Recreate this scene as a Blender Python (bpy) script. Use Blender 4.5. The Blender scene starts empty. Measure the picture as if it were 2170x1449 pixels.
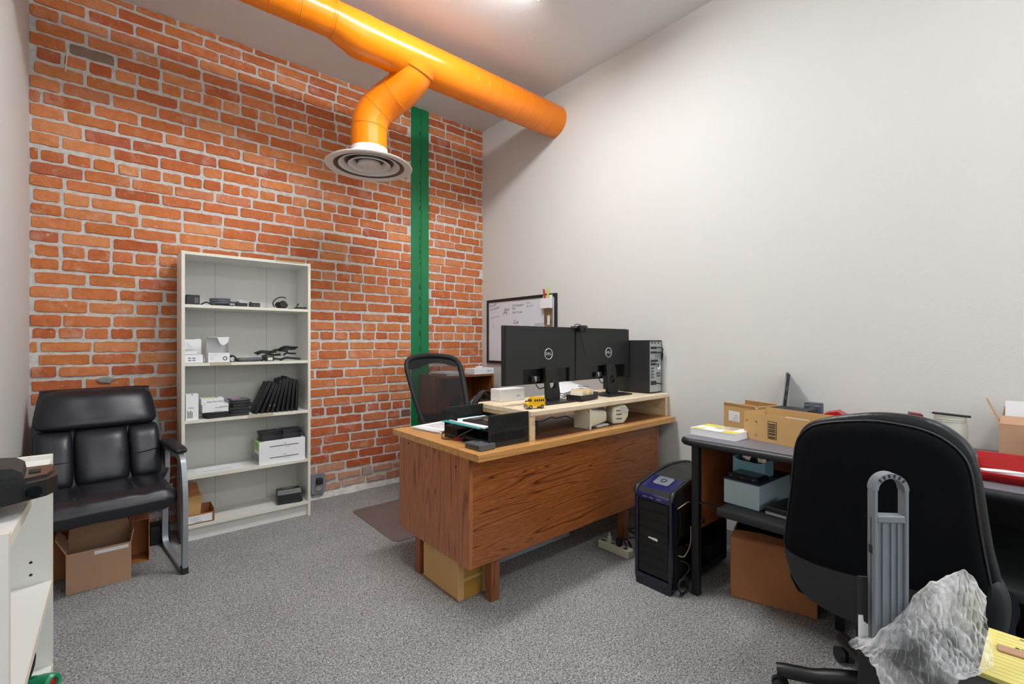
import bpy, bmesh, math, random
from mathutils import Vector, Matrix, noise as mnoise

# ---------------------------------------------------------------- camera, world, exposure
SC = bpy.context.scene
COL = SC.collection
cam_d = bpy.data.cameras.new('camera'); cam = bpy.data.objects.new('camera', cam_d); COL.objects.link(cam)
cam_d.sensor_width = 36.0; cam_d.sensor_fit = 'HORIZONTAL'; cam_d.lens = 985.0/2170.0*36.0
cam_d.clip_start = 0.02
cam.location = (0, 0, 1.26); cam.rotation_euler = (math.radians(90), 0, math.radians(-40.5))
SC.camera = cam
w = bpy.data.worlds.new('world'); SC.world = w; w.use_nodes = True
w.node_tree.nodes['Background'].inputs[0].default_value = (0.75, 0.8, 0.9, 1)
w.node_tree.nodes['Background'].inputs[1].default_value = 1.0
vs = SC.view_settings
vs.view_transform = 'Standard'; vs.look = 'None'; vs.exposure = 0.1; vs.gamma = 1.0; vs.use_curve_mapping = False
LAMP_STRENGTH = 48.0      # emission of the desk fixture's diffuser
FILL_LAMP_STRENGTH = 26.0     # emission of the fill fixture added behind the camera
LAMP_TINT = (0.97, 0.985, 1.0)
# fill light added at the made-up window behind the camera
ld = bpy.data.lights.new('added_window_fill', 'AREA'); ld.shape = 'RECTANGLE'; ld.size = 2.2; ld.size_y = 1.9
ld.energy = 25; ld.color = (.93, .97, 1.0)
lo = bpy.data.objects.new('added_window_fill', ld); COL.objects.link(lo); lo.location = (1.4, -2.27, 1.95); lo.rotation_euler = (math.radians(90), 0, 0)
# room extents (metres)
XL, XR, YB, YF, ZC = -0.378, 2.90, 3.87, -2.3, 3.44
random.seed(7)
PI = math.pi

# ---------------------------------------------------------------- helpers
def srgb(r, g=None, b=None):
    if g is None: r, g, b = r
    f = lambda c: ((c/255+0.055)/1.055)**2.4 if c > 10 else c/255/12.92
    return (f(r), f(g), f(b), 1.0)

class MB:
    """collects shapes; build() links them as ONE mesh object"""
    def __init__(s): s.v = []; s.f = []
    def add(s, vs_, fs, M=None):
        o = len(s.v)
        s.v += [tuple(M @ Vector(p)) if M else tuple(p) for p in vs_]
        s.f += [tuple(i+o for i in f) for f in fs]
        return s
    def bm(s, b, M=None):
        b.verts.index_update()
        s.add([v.co.copy() for v in b.verts], [[v.index for v in f.verts] for f in b.faces], M); b.free(); return s
    def box(s, x0, x1, y0, y1, z0, z1, bev=0, seg=1, M=None):
        x0, x1 = min(x0, x1), max(x0, x1); y0, y1 = min(y0, y1), max(y0, y1); z0, z1 = min(z0, z1), max(z0, z1)
        if bev <= 0:
            return s.add([(x0,y0,z0),(x1,y0,z0),(x1,y1,z0),(x0,y1,z0),(x0,y0,z1),(x1,y0,z1),(x1,y1,z1),(x0,y1,z1)],
                         [(0,3,2,1),(4,5,6,7),(0,1,5,4),(1,2,6,5),(2,3,7,6),(3,0,4,7)], M)
        b = bmesh.new(); bmesh.ops.create_cube(b, size=1)
        for v in b.verts: v.co = Vector(((x0+x1)/2+v.co.x*(x1-x0), (y0+y1)/2+v.co.y*(y1-y0), (z0+z1)/2+v.co.z*(z1-z0)))
        bmesh.ops.bevel(b, geom=list(b.edges), offset=min(bev, .49*min(x1-x0,y1-y0,z1-z0)), segments=seg, profile=.5, affect='EDGES')
        return s.bm(b, M)
    def cyl(s, p0, p1, r0, r1=None, n=16, cap=True, M=None):
        if r1 is None: r1 = r0
        return s.tube([p0, p1], [r0, r1], n, cap=cap, M=M)
    def tube(s, pts, r, n=8, closed=False, cap=True, M=None, flat=1.0, up=None):
        pts = [Vector(p) for p in pts]; m = len(pts)
        rr = r if isinstance(r, (list, tuple)) else [r]*m
        T = []
        for i in range(m):
            a = pts[(i-1) % m] if (closed or i > 0) else pts[i]
            b = pts[(i+1) % m] if (closed or i < m-1) else pts[i]
            d = (b-a); T.append(d.normalized() if d.length > 1e-9 else Vector((0,0,1)))
        N = Vector(up) if up else (Vector((0,0,1)) if abs(T[0].z) < .9 else Vector((1,0,0)))
        V = []
        for i in range(m):
            N = (N - T[i]*N.dot(T[i]))
            N = N.normalized() if N.length > 1e-6 else T[i].orthogonal().normalized()
            B = T[i].cross(N)
            for k in range(n):
                an = 2*PI*k/n
                V.append(pts[i] + N*(math.cos(an)*rr[i]*flat) + B*(math.sin(an)*rr[i]))
        F = []
        for i in range(m if closed else m-1):
            j = (i+1) % m
            for k in range(n):
                F.append((i*n+k, i*n+(k+1) % n, j*n+(k+1) % n, j*n+k))
        if cap and not closed:
            F.append(tuple(range(n-1, -1, -1))); F.append(tuple((m-1)*n+k for k in range(n)))
        return s.add(V, F, M)
    def ribbon(s, pts, w, t, M=None, up=(0,0,1)):
        """rectangular section bar swept along pts; w across 'up', t along it"""
        pts = [Vector(p) for p in pts]; m = len(pts); V = []; F = []
        for i in range(m):
            d = (pts[min(i+1,m-1)]-pts[max(i-1,0)]).normalized()
            U = Vector(up); sd = d.cross(U).normalized(); nn = sd.cross(d).normalized()
            for a, b in ((-1,-1),(1,-1),(1,1),(-1,1)): V.append(pts[i]+sd*(a*w/2)+nn*(b*t/2))
        for i in range(m-1):
            for k in range(4): F.append((i*4+k, i*4+(k+1)%4, (i+1)*4+(k+1)%4, (i+1)*4+k))
        F.append((3,2,1,0)); F.append(tuple((m-1)*4+k for k in range(4)))
        return s.add(V, F, M)
    def lathe(s, prof, n=32, M=None, closed=False):
        V = []; F = []; m = len(prof)
        for r, z in prof:
            for k in range(n): V.append((r*math.cos(2*PI*k/n), r*math.sin(2*PI*k/n), z))
        for i in range(m if closed else m-1):
            j = (i+1) % m
            for k in range(n): F.append((i*n+k, i*n+(k+1)%n, j*n+(k+1)%n, j*n+k))
        return s.add(V, F, M)
    def prism(s, poly, a0, a1, axis='z', M=None):
        """2-D polygon extruded along axis: z -> (x,y), y -> (x,z), x -> (y,z)"""
        def P(p, a):
            return (p[0],p[1],a) if axis == 'z' else ((p[0],a,p[1]) if axis == 'y' else (a,p[0],p[1]))
        n = len(poly)
        V = [P(p,a0) for p in poly]+[P(p,a1) for p in poly]
        F = [tuple(range(n-1,-1,-1)), tuple(range(n,2*n))]+[(i,(i+1)%n,n+(i+1)%n,n+i) for i in range(n)]
        return s.add(V, F, M)
    def pillow(s, outline, d0, d1, rings=6, power=2.4, M=None, edge=.35):
        """closed cushion: outline in (x,z); bulges d0 towards -y, d1 towards +y"""
        n = len(outline); cx = sum(p[0] for p in outline)/n; cz = sum(p[1] for p in outline)/n
        V = []; F = []
        for sgn, d in ((-1,d0),(1,d1)):
            base = len(V)
            for k in range(rings):
                a = 1-(k/rings)**1.6 if k else 1.0
                h = d*((1-a**power)**(1/power)) if k else 0
                for p in outline: V.append((cx+(p[0]-cx)*a, sgn*(h*(1-edge)+(d*edge if k else d*edge*.6)), cz+(p[1]-cz)*a))
            V.append((cx, sgn*d, cz)); c = len(V)-1
            for k in range(rings-1):
                for i in range(n):
                    q = (base+k*n+i, base+k*n+(i+1)%n, base+(k+1)*n+(i+1)%n, base+(k+1)*n+i)
                    F.append(q if sgn < 0 else q[::-1])
            for i in range(n):
                q = (base+(rings-1)*n+i, base+(rings-1)*n+(i+1)%n, c)
                F.append(q if sgn < 0 else q[::-1])
        off = rings*n+1
        for i in range(n): F.append((i, off+i, off+(i+1)%n, (i+1)%n))
        return s.add(V, F, M)
    def sheet(s, fn, nu, nv, thick=0, M=None):
        """grid surface fn(u,v)->(x,y,z); thick gives it a real underside"""
        P = [[Vector(fn(i/nu, j/nv)) for j in range(nv+1)] for i in range(nu+1)]
        idx = lambda i, j: i*(nv+1)+j
        V = [p for r in P for p in r]; F = [(idx(i,j), idx(i+1,j), idx(i+1,j+1), idx(i,j+1)) for i in range(nu) for j in range(nv)]
        if thick:
            L = len(V); V2 = []
            for i in range(nu+1):
                for j in range(nv+1):
                    du = P[min(i+1,nu)][j]-P[max(i-1,0)][j]; dv = P[i][min(j+1,nv)]-P[i][max(j-1,0)]
                    nn = du.cross(dv); nn = nn.normalized() if nn.length > 1e-12 else Vector((0,0,1))
                    V2.append(P[i][j]-nn*thick)
            F2 = [tuple(q+L for q in f[::-1]) for f in F]
            E = [idx(i,0) for i in range(nu+1)]+[idx(nu,j) for j in range(1,nv+1)]+[idx(i,nv) for i in range(nu-1,-1,-1)]+[idx(0,j) for j in range(nv-1,0,-1)]
            for a, b in zip(E, E[1:]+E[:1]): F2.append((b, a, a+L, b+L))
            V += V2; F += F2
        return s.add(V, F, M)
    def build(s, name, mat, parent=None, smooth=None):
        me = bpy.data.meshes.new(name); me.from_pydata(s.v, [], s.f); me.validate(); me.update()
        o = bpy.data.objects.new(name, me); COL.objects.link(o); me.materials.append(mat)
        b = bmesh.new(); b.from_mesh(me); bmesh.ops.recalc_face_normals(b, faces=b.faces); b.to_mesh(me); b.free()
        if smooth is not None:
            me.shade_smooth(); me.set_sharp_from_angle(angle=math.radians(smooth))
        if parent: o.parent = parent
        return o

def thing(name, label, cat, loc=(0,0,0), rotz=0, group=None, rot=None):
    o = bpy.data.objects.new(name, None); COL.objects.link(o); o.empty_display_size = .05
    o.location = loc; o.rotation_euler = rot if rot else (0,0,rotz)
    return tag(o, label, cat, group)
def tag(o, label, cat, group=None, kind=None):
    o['label'] = label; o['category'] = cat
    if group: o['group'] = group
    if kind: o['kind'] = kind
    return o
def at(o, loc, rotz=0, rot=None):
    o.location = loc; o.rotation_euler = rot if rot else (0,0,rotz); return o
def struct(o): o['kind'] = 'structure'; return o
def dup(root, loc, rotz, label, group, rot=None):
    r = root.copy(); COL.objects.link(r); r.location = loc; r.rotation_euler = rot if rot else (0,0,rotz)
    r['label'] = label; r['group'] = group
    for ch in list(root.children):
        c = ch.copy(); COL.objects.link(c); c.parent = r
        for g in list(ch.children):
            d = g.copy(); COL.objects.link(d); d.parent = c
    return r
def RX(a): return Matrix.Rotation(a, 4, 'X')
def RY(a): return Matrix.Rotation(a, 4, 'Y')
def RZ(a): return Matrix.Rotation(a, 4, 'Z')
def TR(x, y, z): return Matrix.Translation((x, y, z))
def rrect(x0, x1, z0, z1, r, n=5):
    P = []
    for cx, cz, a0 in ((x1-r,z1-r,0),(x0+r,z1-r,90),(x0+r,z0+r,180),(x1-r,z0+r,270)):
        for k in range(n+1):
            a = math.radians(a0+90*k/n); P.append((cx+r*math.cos(a), cz+r*math.sin(a)))
    return P
def smooth_path(P, n=6, closed=False):
    P = [Vector(p) for p in P]; m = len(P); out = []
    for i in range(m if closed else m-1):
        g = (lambda k: P[k % m]) if closed else (lambda k: P[max(0, min(m-1, k))])
        p0, p1, p2, p3 = g(i-1), g(i), g(i+1), g(i+2)
        for k in range(n):
            t = k/n
            out.append(.5*((2*p1)+(p2-p0)*t+(2*p0-5*p1+4*p2-p3)*t*t+(3*p1-p0-3*p2+p3)*t*t*t))
    if not closed: out.append(P[-1])
    return out
def resample2(poly, n=6):
    return [(p.x, p.y) for p in smooth_path([(a,b,0) for a,b in poly], n, True)]
def text_mb(txt, size, shear=0.0, extrude=.0004, M=None, mb=None, align='CENTER'):
    """flat printed lettering in the XZ plane, facing -y"""
    cu = bpy.data.curves.new('lettering', 'FONT'); cu.body = txt; cu.size = size; cu.shear = shear
    cu.extrude = extrude; cu.align_x = align; cu.align_y = 'CENTER'; cu.resolution_u = 3
    o = bpy.data.objects.new('lettering', cu); COL.objects.link(o)
    dg = bpy.context.evaluated_depsgraph_get(); me = bpy.data.meshes.new_from_object(o.evaluated_get(dg))
    vs_ = [v.co.copy() for v in me.vertices]; fs = [tuple(p.vertices) for p in me.polygons]
    bpy.data.objects.remove(o); bpy.data.curves.remove(cu); bpy.data.meshes.remove(me)
    mb = mb or MB(); R = RX(PI/2)
    mb.add(vs_, fs, (M @ R) if M else R); return mb

# ---------------------------------------------------------------- materials (all procedural)
def nodes(name):
    m = bpy.data.materials.new(name); m.use_nodes = True
    nt = m.node_tree; return m, nt, nt.nodes, nt.links, nt.nodes['Principled BSDF']
def mapped(nt, scale, coord='Object', rot=(0,0,0)):
    tc = nt.nodes.new('ShaderNodeTexCoord'); mp = nt.nodes.new('ShaderNodeMapping')
    mp.inputs['Scale'].default_value = scale if isinstance(scale, (tuple, list)) else (scale,)*3
    mp.inputs['Rotation'].default_value = rot
    nt.links.new(tc.outputs[coord], mp.inputs[0]); return mp.outputs[0]
def tnoise(nt, vec, scale, detail=3, rough=.55, dist=0):
    n = nt.nodes.new('ShaderNodeTexNoise'); n.inputs['Scale'].default_value = scale
    n.inputs['Detail'].default_value = detail; n.inputs['Roughness'].default_value = rough; n.inputs['Distortion'].default_value = dist
    if vec: nt.links.new(vec, n.inputs['Vector'])
    return n.outputs['Fac']
def ramp(nt, fac, stops):
    r = nt.nodes.new('ShaderNodeValToRGB'); cr = r.color_ramp
    while len(cr.elements) < len(stops): cr.elements.new(.5)
    for e, (p, c) in zip(cr.elements, stops): e.position = p; e.color = c
    nt.links.new(fac, r.inputs[0]); return r.outputs[0]
def bump(nt, bs, h, strength, dist):
    b = nt.nodes.new('ShaderNodeBump'); b.inputs['Strength'].default_value = strength; b.inputs['Distance'].default_value = dist
    nt.links.new(h, b.inputs['Height']); nt.links.new(b.outputs[0], bs.inputs['Normal'])
def mix(nt, a, b, fac, mode='MIX'):
    m = nt.nodes.new('ShaderNodeMix'); m.data_type = 'RGBA'; m.blend_type = mode
    for s, v in ((6,a),(7,b),(0,fac)):
        if hasattr(v, 'is_linked'): nt.links.new(v, m.inputs[s])
        else: m.inputs[s].default_value = v
    return m.outputs[2]
def mat(name, c, rough=.5, metal=0, var=.12, vscale=9, bstr=0, bscale=200, bdist=.001, spec=.5, alpha=1, coat=0, trans=0, c2=None):
    """plain surface with a little procedural colour variation and optional fine relief"""
    m, nt, N, L, b = nodes(name)
    v = mapped(nt, 1.0)
    A = srgb(c); B = srgb(c2) if c2 else tuple(x*(1-var) for x in A[:3])+(1,)
    col = ramp(nt, tnoise(nt, v, vscale, 4), [(.3, B), (.7, A)])
    L.new(col, b.inputs['Base Color'])
    b.inputs['Roughness'].default_value = rough; b.inputs['Metallic'].default_value = metal
    b.inputs['Specular IOR Level'].default_value = spec
    b.inputs['Coat Weight'].default_value = coat; b.inputs['Coat Roughness'].default_value = .12
    b.inputs['Transmission Weight'].default_value = trans
    if alpha < 1: b.inputs['Alpha'].default_value = alpha
    if bstr: bump(nt, b, tnoise(nt, v, bscale, 3), bstr, bdist)
    return m
def wood(name, dark, mid, light, along='x', scale=1.0, rough=.38, coat=.15, band=9, across=1.0, fs=.75):
    m, nt, N, L, b = nodes(name)
    k_ = 5*across; sc = {'x': (.55,k_,k_), 'y': (k_,.55,k_), 'z': (k_,k_,.55)}[along]
    v = mapped(nt, tuple(q*scale for q in sc))
    n1 = tnoise(nt, v, 1.1, 2, .45, .4)
    mul = nt.nodes.new('ShaderNodeMath'); mul.operation = 'MULTIPLY'; mul.inputs[1].default_value = band; L.new(n1, mul.inputs[0])
    fr = nt.nodes.new('ShaderNodeMath'); fr.operation = 'PINGPONG'; fr.inputs[1].default_value = .5; L.new(mul.outputs[0], fr.inputs[0])
    rings = ramp(nt, fr.outputs[0], [(0, srgb(dark)), (.09, srgb(mid)), (.3, srgb(light)), (.5, srgb(mid))])
    v2 = mapped(nt, tuple(q*scale*9 for q in (.35 if along == 'x' else 3, .35 if along == 'y' else 3, .35 if along == 'z' else 3)))
    fine = ramp(nt, tnoise(nt, v2, 5, 5, .7), [(.3, (.55,.5,.47,1)), (.62, (1.06,1.06,1.06,1))])
    L.new(mix(nt, rings, fine, fs, 'MULTIPLY'), b.inputs['Base Color'])
    b.inputs['Roughness'].default_value = rough; b.inputs['Coat Weight'].default_value = coat; b.inputs['Coat Roughness'].default_value = .25
    bump(nt, b, tnoise(nt, v2, 5, 4), .08, .001)
    return m

M = {}
M['wall'] = mat('painted_wall', (216,216,212), .62, var=.02, vscale=2, bstr=.32, bscale=150, bdist=.0022, spec=.3)
m, nt, N, L, b = nodes('textured_ceiling')
v = mapped(nt, 1.0); b.inputs['Base Color'].default_value = srgb(226,226,225); b.inputs['Roughness'].default_value = .7
vo = nt.nodes.new('ShaderNodeTexNoise'); vo.inputs['Scale'].default_value = 34; vo.inputs['Detail'].default_value = 3; vo.inputs['Distortion'].default_value = 1.6
L.new(v, vo.inputs['Vector'])
bump(nt, b, ramp(nt, vo.outputs['Fac'], [(.44,(0,0,0,1)),(.5,(1,1,1,1)),(.56,(0.2,.2,.2,1))]), .35, .004); M['ceiling'] = m
# carpet: cut loop pile, salt and pepper grey
m, nt, N, L, b = nodes('grey_carpet')
v = mapped(nt, 1.0)
n1 = tnoise(nt, v, 150, 3, .75, .8); n2 = tnoise(nt, v, 300, 2, .6); n3 = tnoise(nt, v, 3.2, 3)
c1 = ramp(nt, n1, [(.37, srgb(36,36,39)), (.45, srgb(104,104,106)), (.53, srgb(152,151,150)), (.64, srgb(206,205,203))])
c2 = ramp(nt, n2, [(.38, srgb(66,66,69)), (.6, srgb(184,183,181))])
c3 = mix(nt, mix(nt, c1, c2, .3), ramp(nt, n3, [(.3,(1.0,1.0,1.0,1)),(.7,(1.16,1.16,1.15,1))]), 1.0, 'MULTIPLY')
L.new(c3, b.inputs['Base Color']); b.inputs['Roughness'].default_value = .95; b.inputs['Specular IOR Level'].default_value = .1
bump(nt, b, n1, .5, .003); M['carpet'] = m
# mortar
m, nt, N, L, b = nodes('old_mortar')
v = mapped(nt, 1.0)
L.new(ramp(nt, tnoise(nt, v, 30, 5, .65), [(.3, srgb(196,190,184)), (.55, srgb(220,217,212)), (.8, srgb(230,228,224))]), b.inputs['Base Color'])
b.inputs['Roughness'].default_value = .95; b.inputs['Specular IOR Level'].default_value = .15
bump(nt, b, tnoise(nt, v, 140, 5, .7), .8, .006); M['mortar'] = m
# brick: each brick's own tint is stored on its mesh; stains, scratches and lime haze on top
m, nt, N, L, b = nodes('fired_brick')
v = mapped(nt, 1.0)
at_ = nt.nodes.new('ShaderNodeAttribute'); at_.attribute_name = 'tint'
mott = ramp(nt, tnoise(nt, v, 26, 5, .6), [(.28, (.84,.8,.78,1)), (.5, (1,1,1,1)), (.75, (1.12,1.16,1.2,1))])
base = mix(nt, at_.outputs['Color'], mott, 1.0, 'MULTIPLY')
haze = ramp(nt, tnoise(nt, v, 6.5, 6, .68), [(.55, (0,0,0,1)), (.74, (.5,.5,.5,1))])
spots = ramp(nt, tnoise(nt, v, 55, 5, .8, .5), [(.61, (0,0,0,1)), (.69, (.8,.8,.8,1))])
base = mix(nt, base, srgb(214,190,176), haze)
L.new(mix(nt, base, srgb(222,212,203), spots), b.inputs['Base Color'])
b.inputs['Roughness'].default_value = .82; b.inputs['Specular IOR Level'].default_value = .25
bump(nt, b, tnoise(nt, v, 95, 5, .7), .7, .006); M['brick'] = m
M['orange'] = mat('orange_duct_paint', (237,128,12), .22, var=.07, vscale=3, bstr=.12, bscale=9, bdist=.004, spec=.5)
M['enamel'] = mat('white_enamel', (224,222,217), .4, var=.03)
M['enamel_dark'] = mat('grey_inner_metal', (86,80,76), .5, var=.1)
M['green'] = mat('green_steel_paint', (16,124,74), .36, var=.13, vscale=5, bstr=.12, bscale=40, bdist=.003)
M['green_dark'] = mat('dark_green_gap', (8,44,28), .7)
M['lam'] = mat('white_laminate', (226,225,220), .38, var=.02, vscale=3)
M['lam_edge'] = mat('cream_edge_band', (228,222,207), .42, var=.04)
M['lam_back'] = mat('off_white_hardboard', (214,213,206), .6, var=.03, bstr=.1, bscale=300, bdist=.0006)
M['peel'] = mat('bare_chipboard_edge', (196,184,158), .8, var=.12, vscale=60)
M['leather'] = mat('black_leather', (32,33,40), .36, var=.25, vscale=14, bstr=.22, bscale=190, bdist=.0012, spec=.5)
M['leather_seam'] = mat('black_seam', (10,10,12), .6)
M['silver'] = mat('silver_painted_steel', (150,155,162), .38, .35, var=.05)
M['blackp'] = mat('black_plastic', (26,27,28), .42, var=.12, bstr=.06, bscale=500, bdist=.0004)
M['blackm'] = mat('matt_black_plastic', (34,35,36), .58, var=.1, bstr=.1, bscale=600, bdist=.0004)
M['blackg'] = mat('gloss_black_plastic', (14,15,18), .16, var=.1)
M['rubber'] = mat('black_rubber_cable', (20,20,22), .5, var=.1)
M['greyp'] = mat('grey_plastic', (88,92,98), .45, var=.08)
M['cablegrey'] = mat('grey_cable', (98,101,110), .45, var=.08)
M['white'] = mat('white_paper', (236,236,238), .7, var=.02)
M['whitebox'] = mat('white_carton', (235,235,236), .5, var=.02)
M['card'] = mat('brown_corrugated_card', (190,150,120), .85, var=.09, vscale=7, bstr=.05, bscale=90, bdist=.001)
M['card2'] = mat('tan_corrugated_card', (205,165,108), .85, var=.09, vscale=7, bstr=.05, bscale=90, bdist=.001)
M['card3'] = mat('dark_corrugated_card', (178,116,74), .85, var=.1, vscale=7, bstr=.05, bscale=90, bdist=.001)
M['oak_top'] = wood('oak_desktop', (188,128,66), (208,150,86), (216,160,96), 'x', 1.0, .34, .25, 5, 1.8, .45)
M['oak_front'] = wood('oak_front_panel', (92,42,14), (152,84,38), (172,102,50), 'x', 1.0, .34, .25, 15, 2.1)
M['oak_side'] = wood('oak_side_panel', (128,68,36), (172,104,62), (184,116,72), 'z', 1.0, .4, .15, 9, 1.7)
M['oak_leg'] = wood('stained_leg_wood', (106,58,28), (140,80,44), (152,92,52), 'z', 2.0, .45, .1, 5)
M['walnut'] = wood('brown_veneer', (92,50,22), (132,76,38), (146,88,46), 'z', 1.5, .35, .2, 5)
M['brownpanel'] = mat('brown_laminate', (150,84,42), .33, var=.08, vscale=3)
M['pine'] = wood('pale_pine', (222,200,166), (230,210,178), (234,216,186), 'x', 1.2, .5, .05, 4, 1.0, .2)
M['pine_y'] = wood('pale_pine_end', (200,168,124), (216,188,148), (224,200,162), 'y', 1.4, .5, .05, 5, 1.0, .2)
M['mat'] = mat('brown_vinyl_mat', (112,98,94), .5, var=.05, bstr=.2, bscale=260, bdist=.001)
M['navy'] = mat('navy_gloss_plastic', (15,16,40), .12, var=.15, coat=.5)
M['steel'] = mat('zinc_steel', (186,190,192), .35, .6, var=.08)
M['mesh_black'] = mat('black_steel_mesh', (14,14,16), .55, var=.2, bstr=.6, bscale=700, bdist=.001)
M['fabric'] = mat('black_upholstery', (13,15,20), .9, var=.25, vscale=60, bstr=.45, bscale=700, bdist=.001, spec=.15)
M['fabric2'] = mat('charcoal_shell', (38,39,42), .55, var=.12, vscale=40, bstr=.3, bscale=500, bdist=.0008)
M['vinyl'] = mat('wrinkled_black_vinyl', (22,24,30), .38, var=.2, vscale=40, bstr=.5, bscale=55, bdist=.003)
M['speckle'] = mat('speckled_grey_laminate', (128,127,134), .45, c2=(88,86,94), vscale=600)
M['bullnose'] = mat('black_rubber_edge', (26,28,34), .42, var=.1)
M['darkmetal'] = mat('black_enamelled_steel', (20,20,21), .4, var=.1)
M['red'] = mat('red_painted_tin', (176,20,22), .35, var=.1)
M['yellow'] = mat('yellow_toy_enamel', (240,186,16), .28, var=.06)
M['cream'] = mat('cream_plastic', (214,212,188), .4, var=.06)
M['aqua'] = mat('pale_blue_card', (150,205,222), .5, var=.05)
M['paleblue'] = mat('grey_blue_card', (176,196,202), .55, var=.04)
M['teal'] = mat('teal_folder_card', (40,160,156), .5, var=.05)
M['pink'] = mat('pink_sticker', (232,120,180), .4, var=.04)
M['lime'] = mat('lime_green_print', (140,205,50), .4, var=.04)
M['palegreen'] = mat('pale_green_print', (196,224,140), .5, var=.04)
M['ink'] = mat('black_ink', (28,28,32), .6, var=.1)
M['inkgrey'] = mat('grey_ink', (130,132,138), .6, var=.1)
M['amber'] = mat('amber_glue', (196,110,30), .3, var=.1)
M['yellowpaper'] = mat('yellow_legal_paper', (226,212,124), .75, var=.04)
M['hosegreen'] = mat('green_grip_plastic', (38,142,98), .35, var=.08)
M['clear'] = mat('clear_plastic_film', (230,233,238), .15, var=.03, alpha=.22)
M['frost'] = mat('frosted_plastic', (214,214,206), .35, var=.04, alpha=.75)
M['screen'] = mat('dark_screen_glass', (8,9,11), .08, var=.1)
M['steelbar'] = mat('grey_translucent_plastic', (122,128,136), .3, var=.08, vscale=20)
M['whiteboard'] = mat('whiteboard_enamel', (222,226,236), .18, var=.03, vscale=4)
m, nt, N, L, b = nodes('lamp_diffuser'); b.inputs['Base Color'].default_value = (.9,.9,.9,1)
b.inputs['Emission Color'].default_value = (*LAMP_TINT,1); b.inputs['Emission Strength'].default_value = LAMP_STRENGTH; M['lamp'] = m
m = m.copy(); m.name = 'fill_lamp_diffuser'; m.node_tree.nodes['Principled BSDF'].inputs['Emission Strength'].default_value = FILL_LAMP_STRENGTH; M['fill_lamp'] = m
# chair mesh: woven holes cut by a fine checker
m, nt, N, L, b = nodes('open_weave_mesh')
b.inputs['Base Color'].default_value = srgb(24,26,30); b.inputs['Roughness'].default_value = .6
v = mapped(nt, (170,170,170), rot=(.0,.3,.78))
ck = nt.nodes.new('ShaderNodeTexVoronoi'); ck.feature = 'DISTANCE_TO_EDGE'; ck.inputs['Scale'].default_value = 1.6; ck.inputs['Randomness'].default_value = .05
L.new(v, ck.inputs['Vector'])
L.new(ramp(nt, ck.outputs['Distance'], [(.135,(1,1,1,1)),(.145,(.0,.0,.0,1))]), b.inputs['Alpha']); M['weave'] = m
# bubble wrap film
m, nt, N, L, b = nodes('bubble_film')
v = mapped(nt, 1.0)
b.inputs['Base Color'].default_value = srgb(246,247,249); b.inputs['Roughness'].default_value = .09; b.inputs['Specular IOR Level'].default_value = 1.0
lw = nt.nodes.new('ShaderNodeLayerWeight'); lw.inputs['Blend'].default_value = .4
al = mix(nt, ramp(nt, lw.outputs['Facing'], [(.0,(.06,.06,.06,1)),(.5,(.26,.26,.26,1)),(1,(.95,.95,.95,1))]), ramp(nt, tnoise(nt, v, 15, 4, .6), [(.38,(.0,.0,.0,1)),(.68,(.42,.42,.42,1))]), 1.0, 'ADD')
L.new(al, b.inputs['Alpha'])
bump(nt, b, tnoise(nt, v, 55, 5, .65, .6), .9, .007); M['bubble'] = m
# iridescent disc
m, nt, N, L, b = nodes('disc_foil'); v = mapped(nt, 1.0)
L.new(ramp(nt, tnoise(nt, v, 14, 2), [(.3, srgb(120,108,90)),(.5, srgb(176,170,160)),(.65, srgb(190,150,110)),(.8, srgb(150,170,180))]), b.inputs['Base Color'])
b.inputs['Metallic'].default_value = .9; b.inputs['Roughness'].default_value = .2; M['disc'] = m
M['tape'] = mat('brown_packing_tape', (186,142,66), .22, var=.08, alpha=.85)
M['jar'] = mat('milky_clear_plastic', (206,204,192), .3, var=.03, alpha=.7)
M['darkgloss'] = mat('dark_gloss_metal', (44,46,50), .15, .5, var=.08)
M['violet'] = mat('violet_blue_gloss_plastic', (30,30,92), .12, var=.15, coat=.5)
# ================================================================ room shell
def slab(name, x0,x1,y0,y1,z0,z1, mt): return struct(MB().box(x0,x1,y0,y1,z0,z1).build(name, mt))
slab('floor', XL-.1, XR+.1, YF-.1, YB+.1, -.1, 0, M['carpet'])
slab('ceiling', XL-.1, XR+.1, YF-.1, YB+.1, ZC, ZC+.1, M['ceiling'])
slab('wall_right', XR, XR+.1, YF-.1, YB+.1, 0, ZC, M['wall'])
slab('wall_left', XL-.1, XL, YF-.1, YB+.1, 0, ZC, M['wall'])
WX0, WX1, WZ0, WZ1 = .25, 2.55, .95, 2.95        # unseen window, added to bring in light from behind the camera
mb = MB(); mb.box(XL,WX0,YF-.1,YF,0,ZC); mb.box(WX1,XR,YF-.1,YF,0,ZC); mb.box(WX0,WX1,YF-.1,YF,0,WZ0); mb.box(WX0,WX1,YF-.1,YF,WZ1,ZC)
struct(mb.build('wall_front', M['wall']))
win = MB(); 
for x in (WX0, (WX0+WX1)/2-.02, WX1-.04): win.box(x, x+.04, YF-.09, YF-.03, WZ0, WZ1)
for zq in (WZ0, WZ1-.04): win.box(WX0, WX1, YF-.09, YF-.03, zq, zq+.04)
win = struct(win.build('added_window_1', M['enamel']))
M['glass'] = mat('window_glass', (240,245,246), .02, var=.01, alpha=.12)
for x0_, x1_ in ((WX0+.04,(WX0+WX1)/2-.02),((WX0+WX1)/2+.02,WX1-.04)):
    MB().box(x0_, x1_, YF-.062, YF-.058, WZ0+.04, WZ1-.04).build('pane', M['glass'], win)
M['base'] = mat('grey_vinyl_base', (150,158,160), .5, var=.05)
struct(MB().box(XR-.006, XR, YF, 3.4, 0, .10, .002).build('baseboard_right', M['base']))
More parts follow.
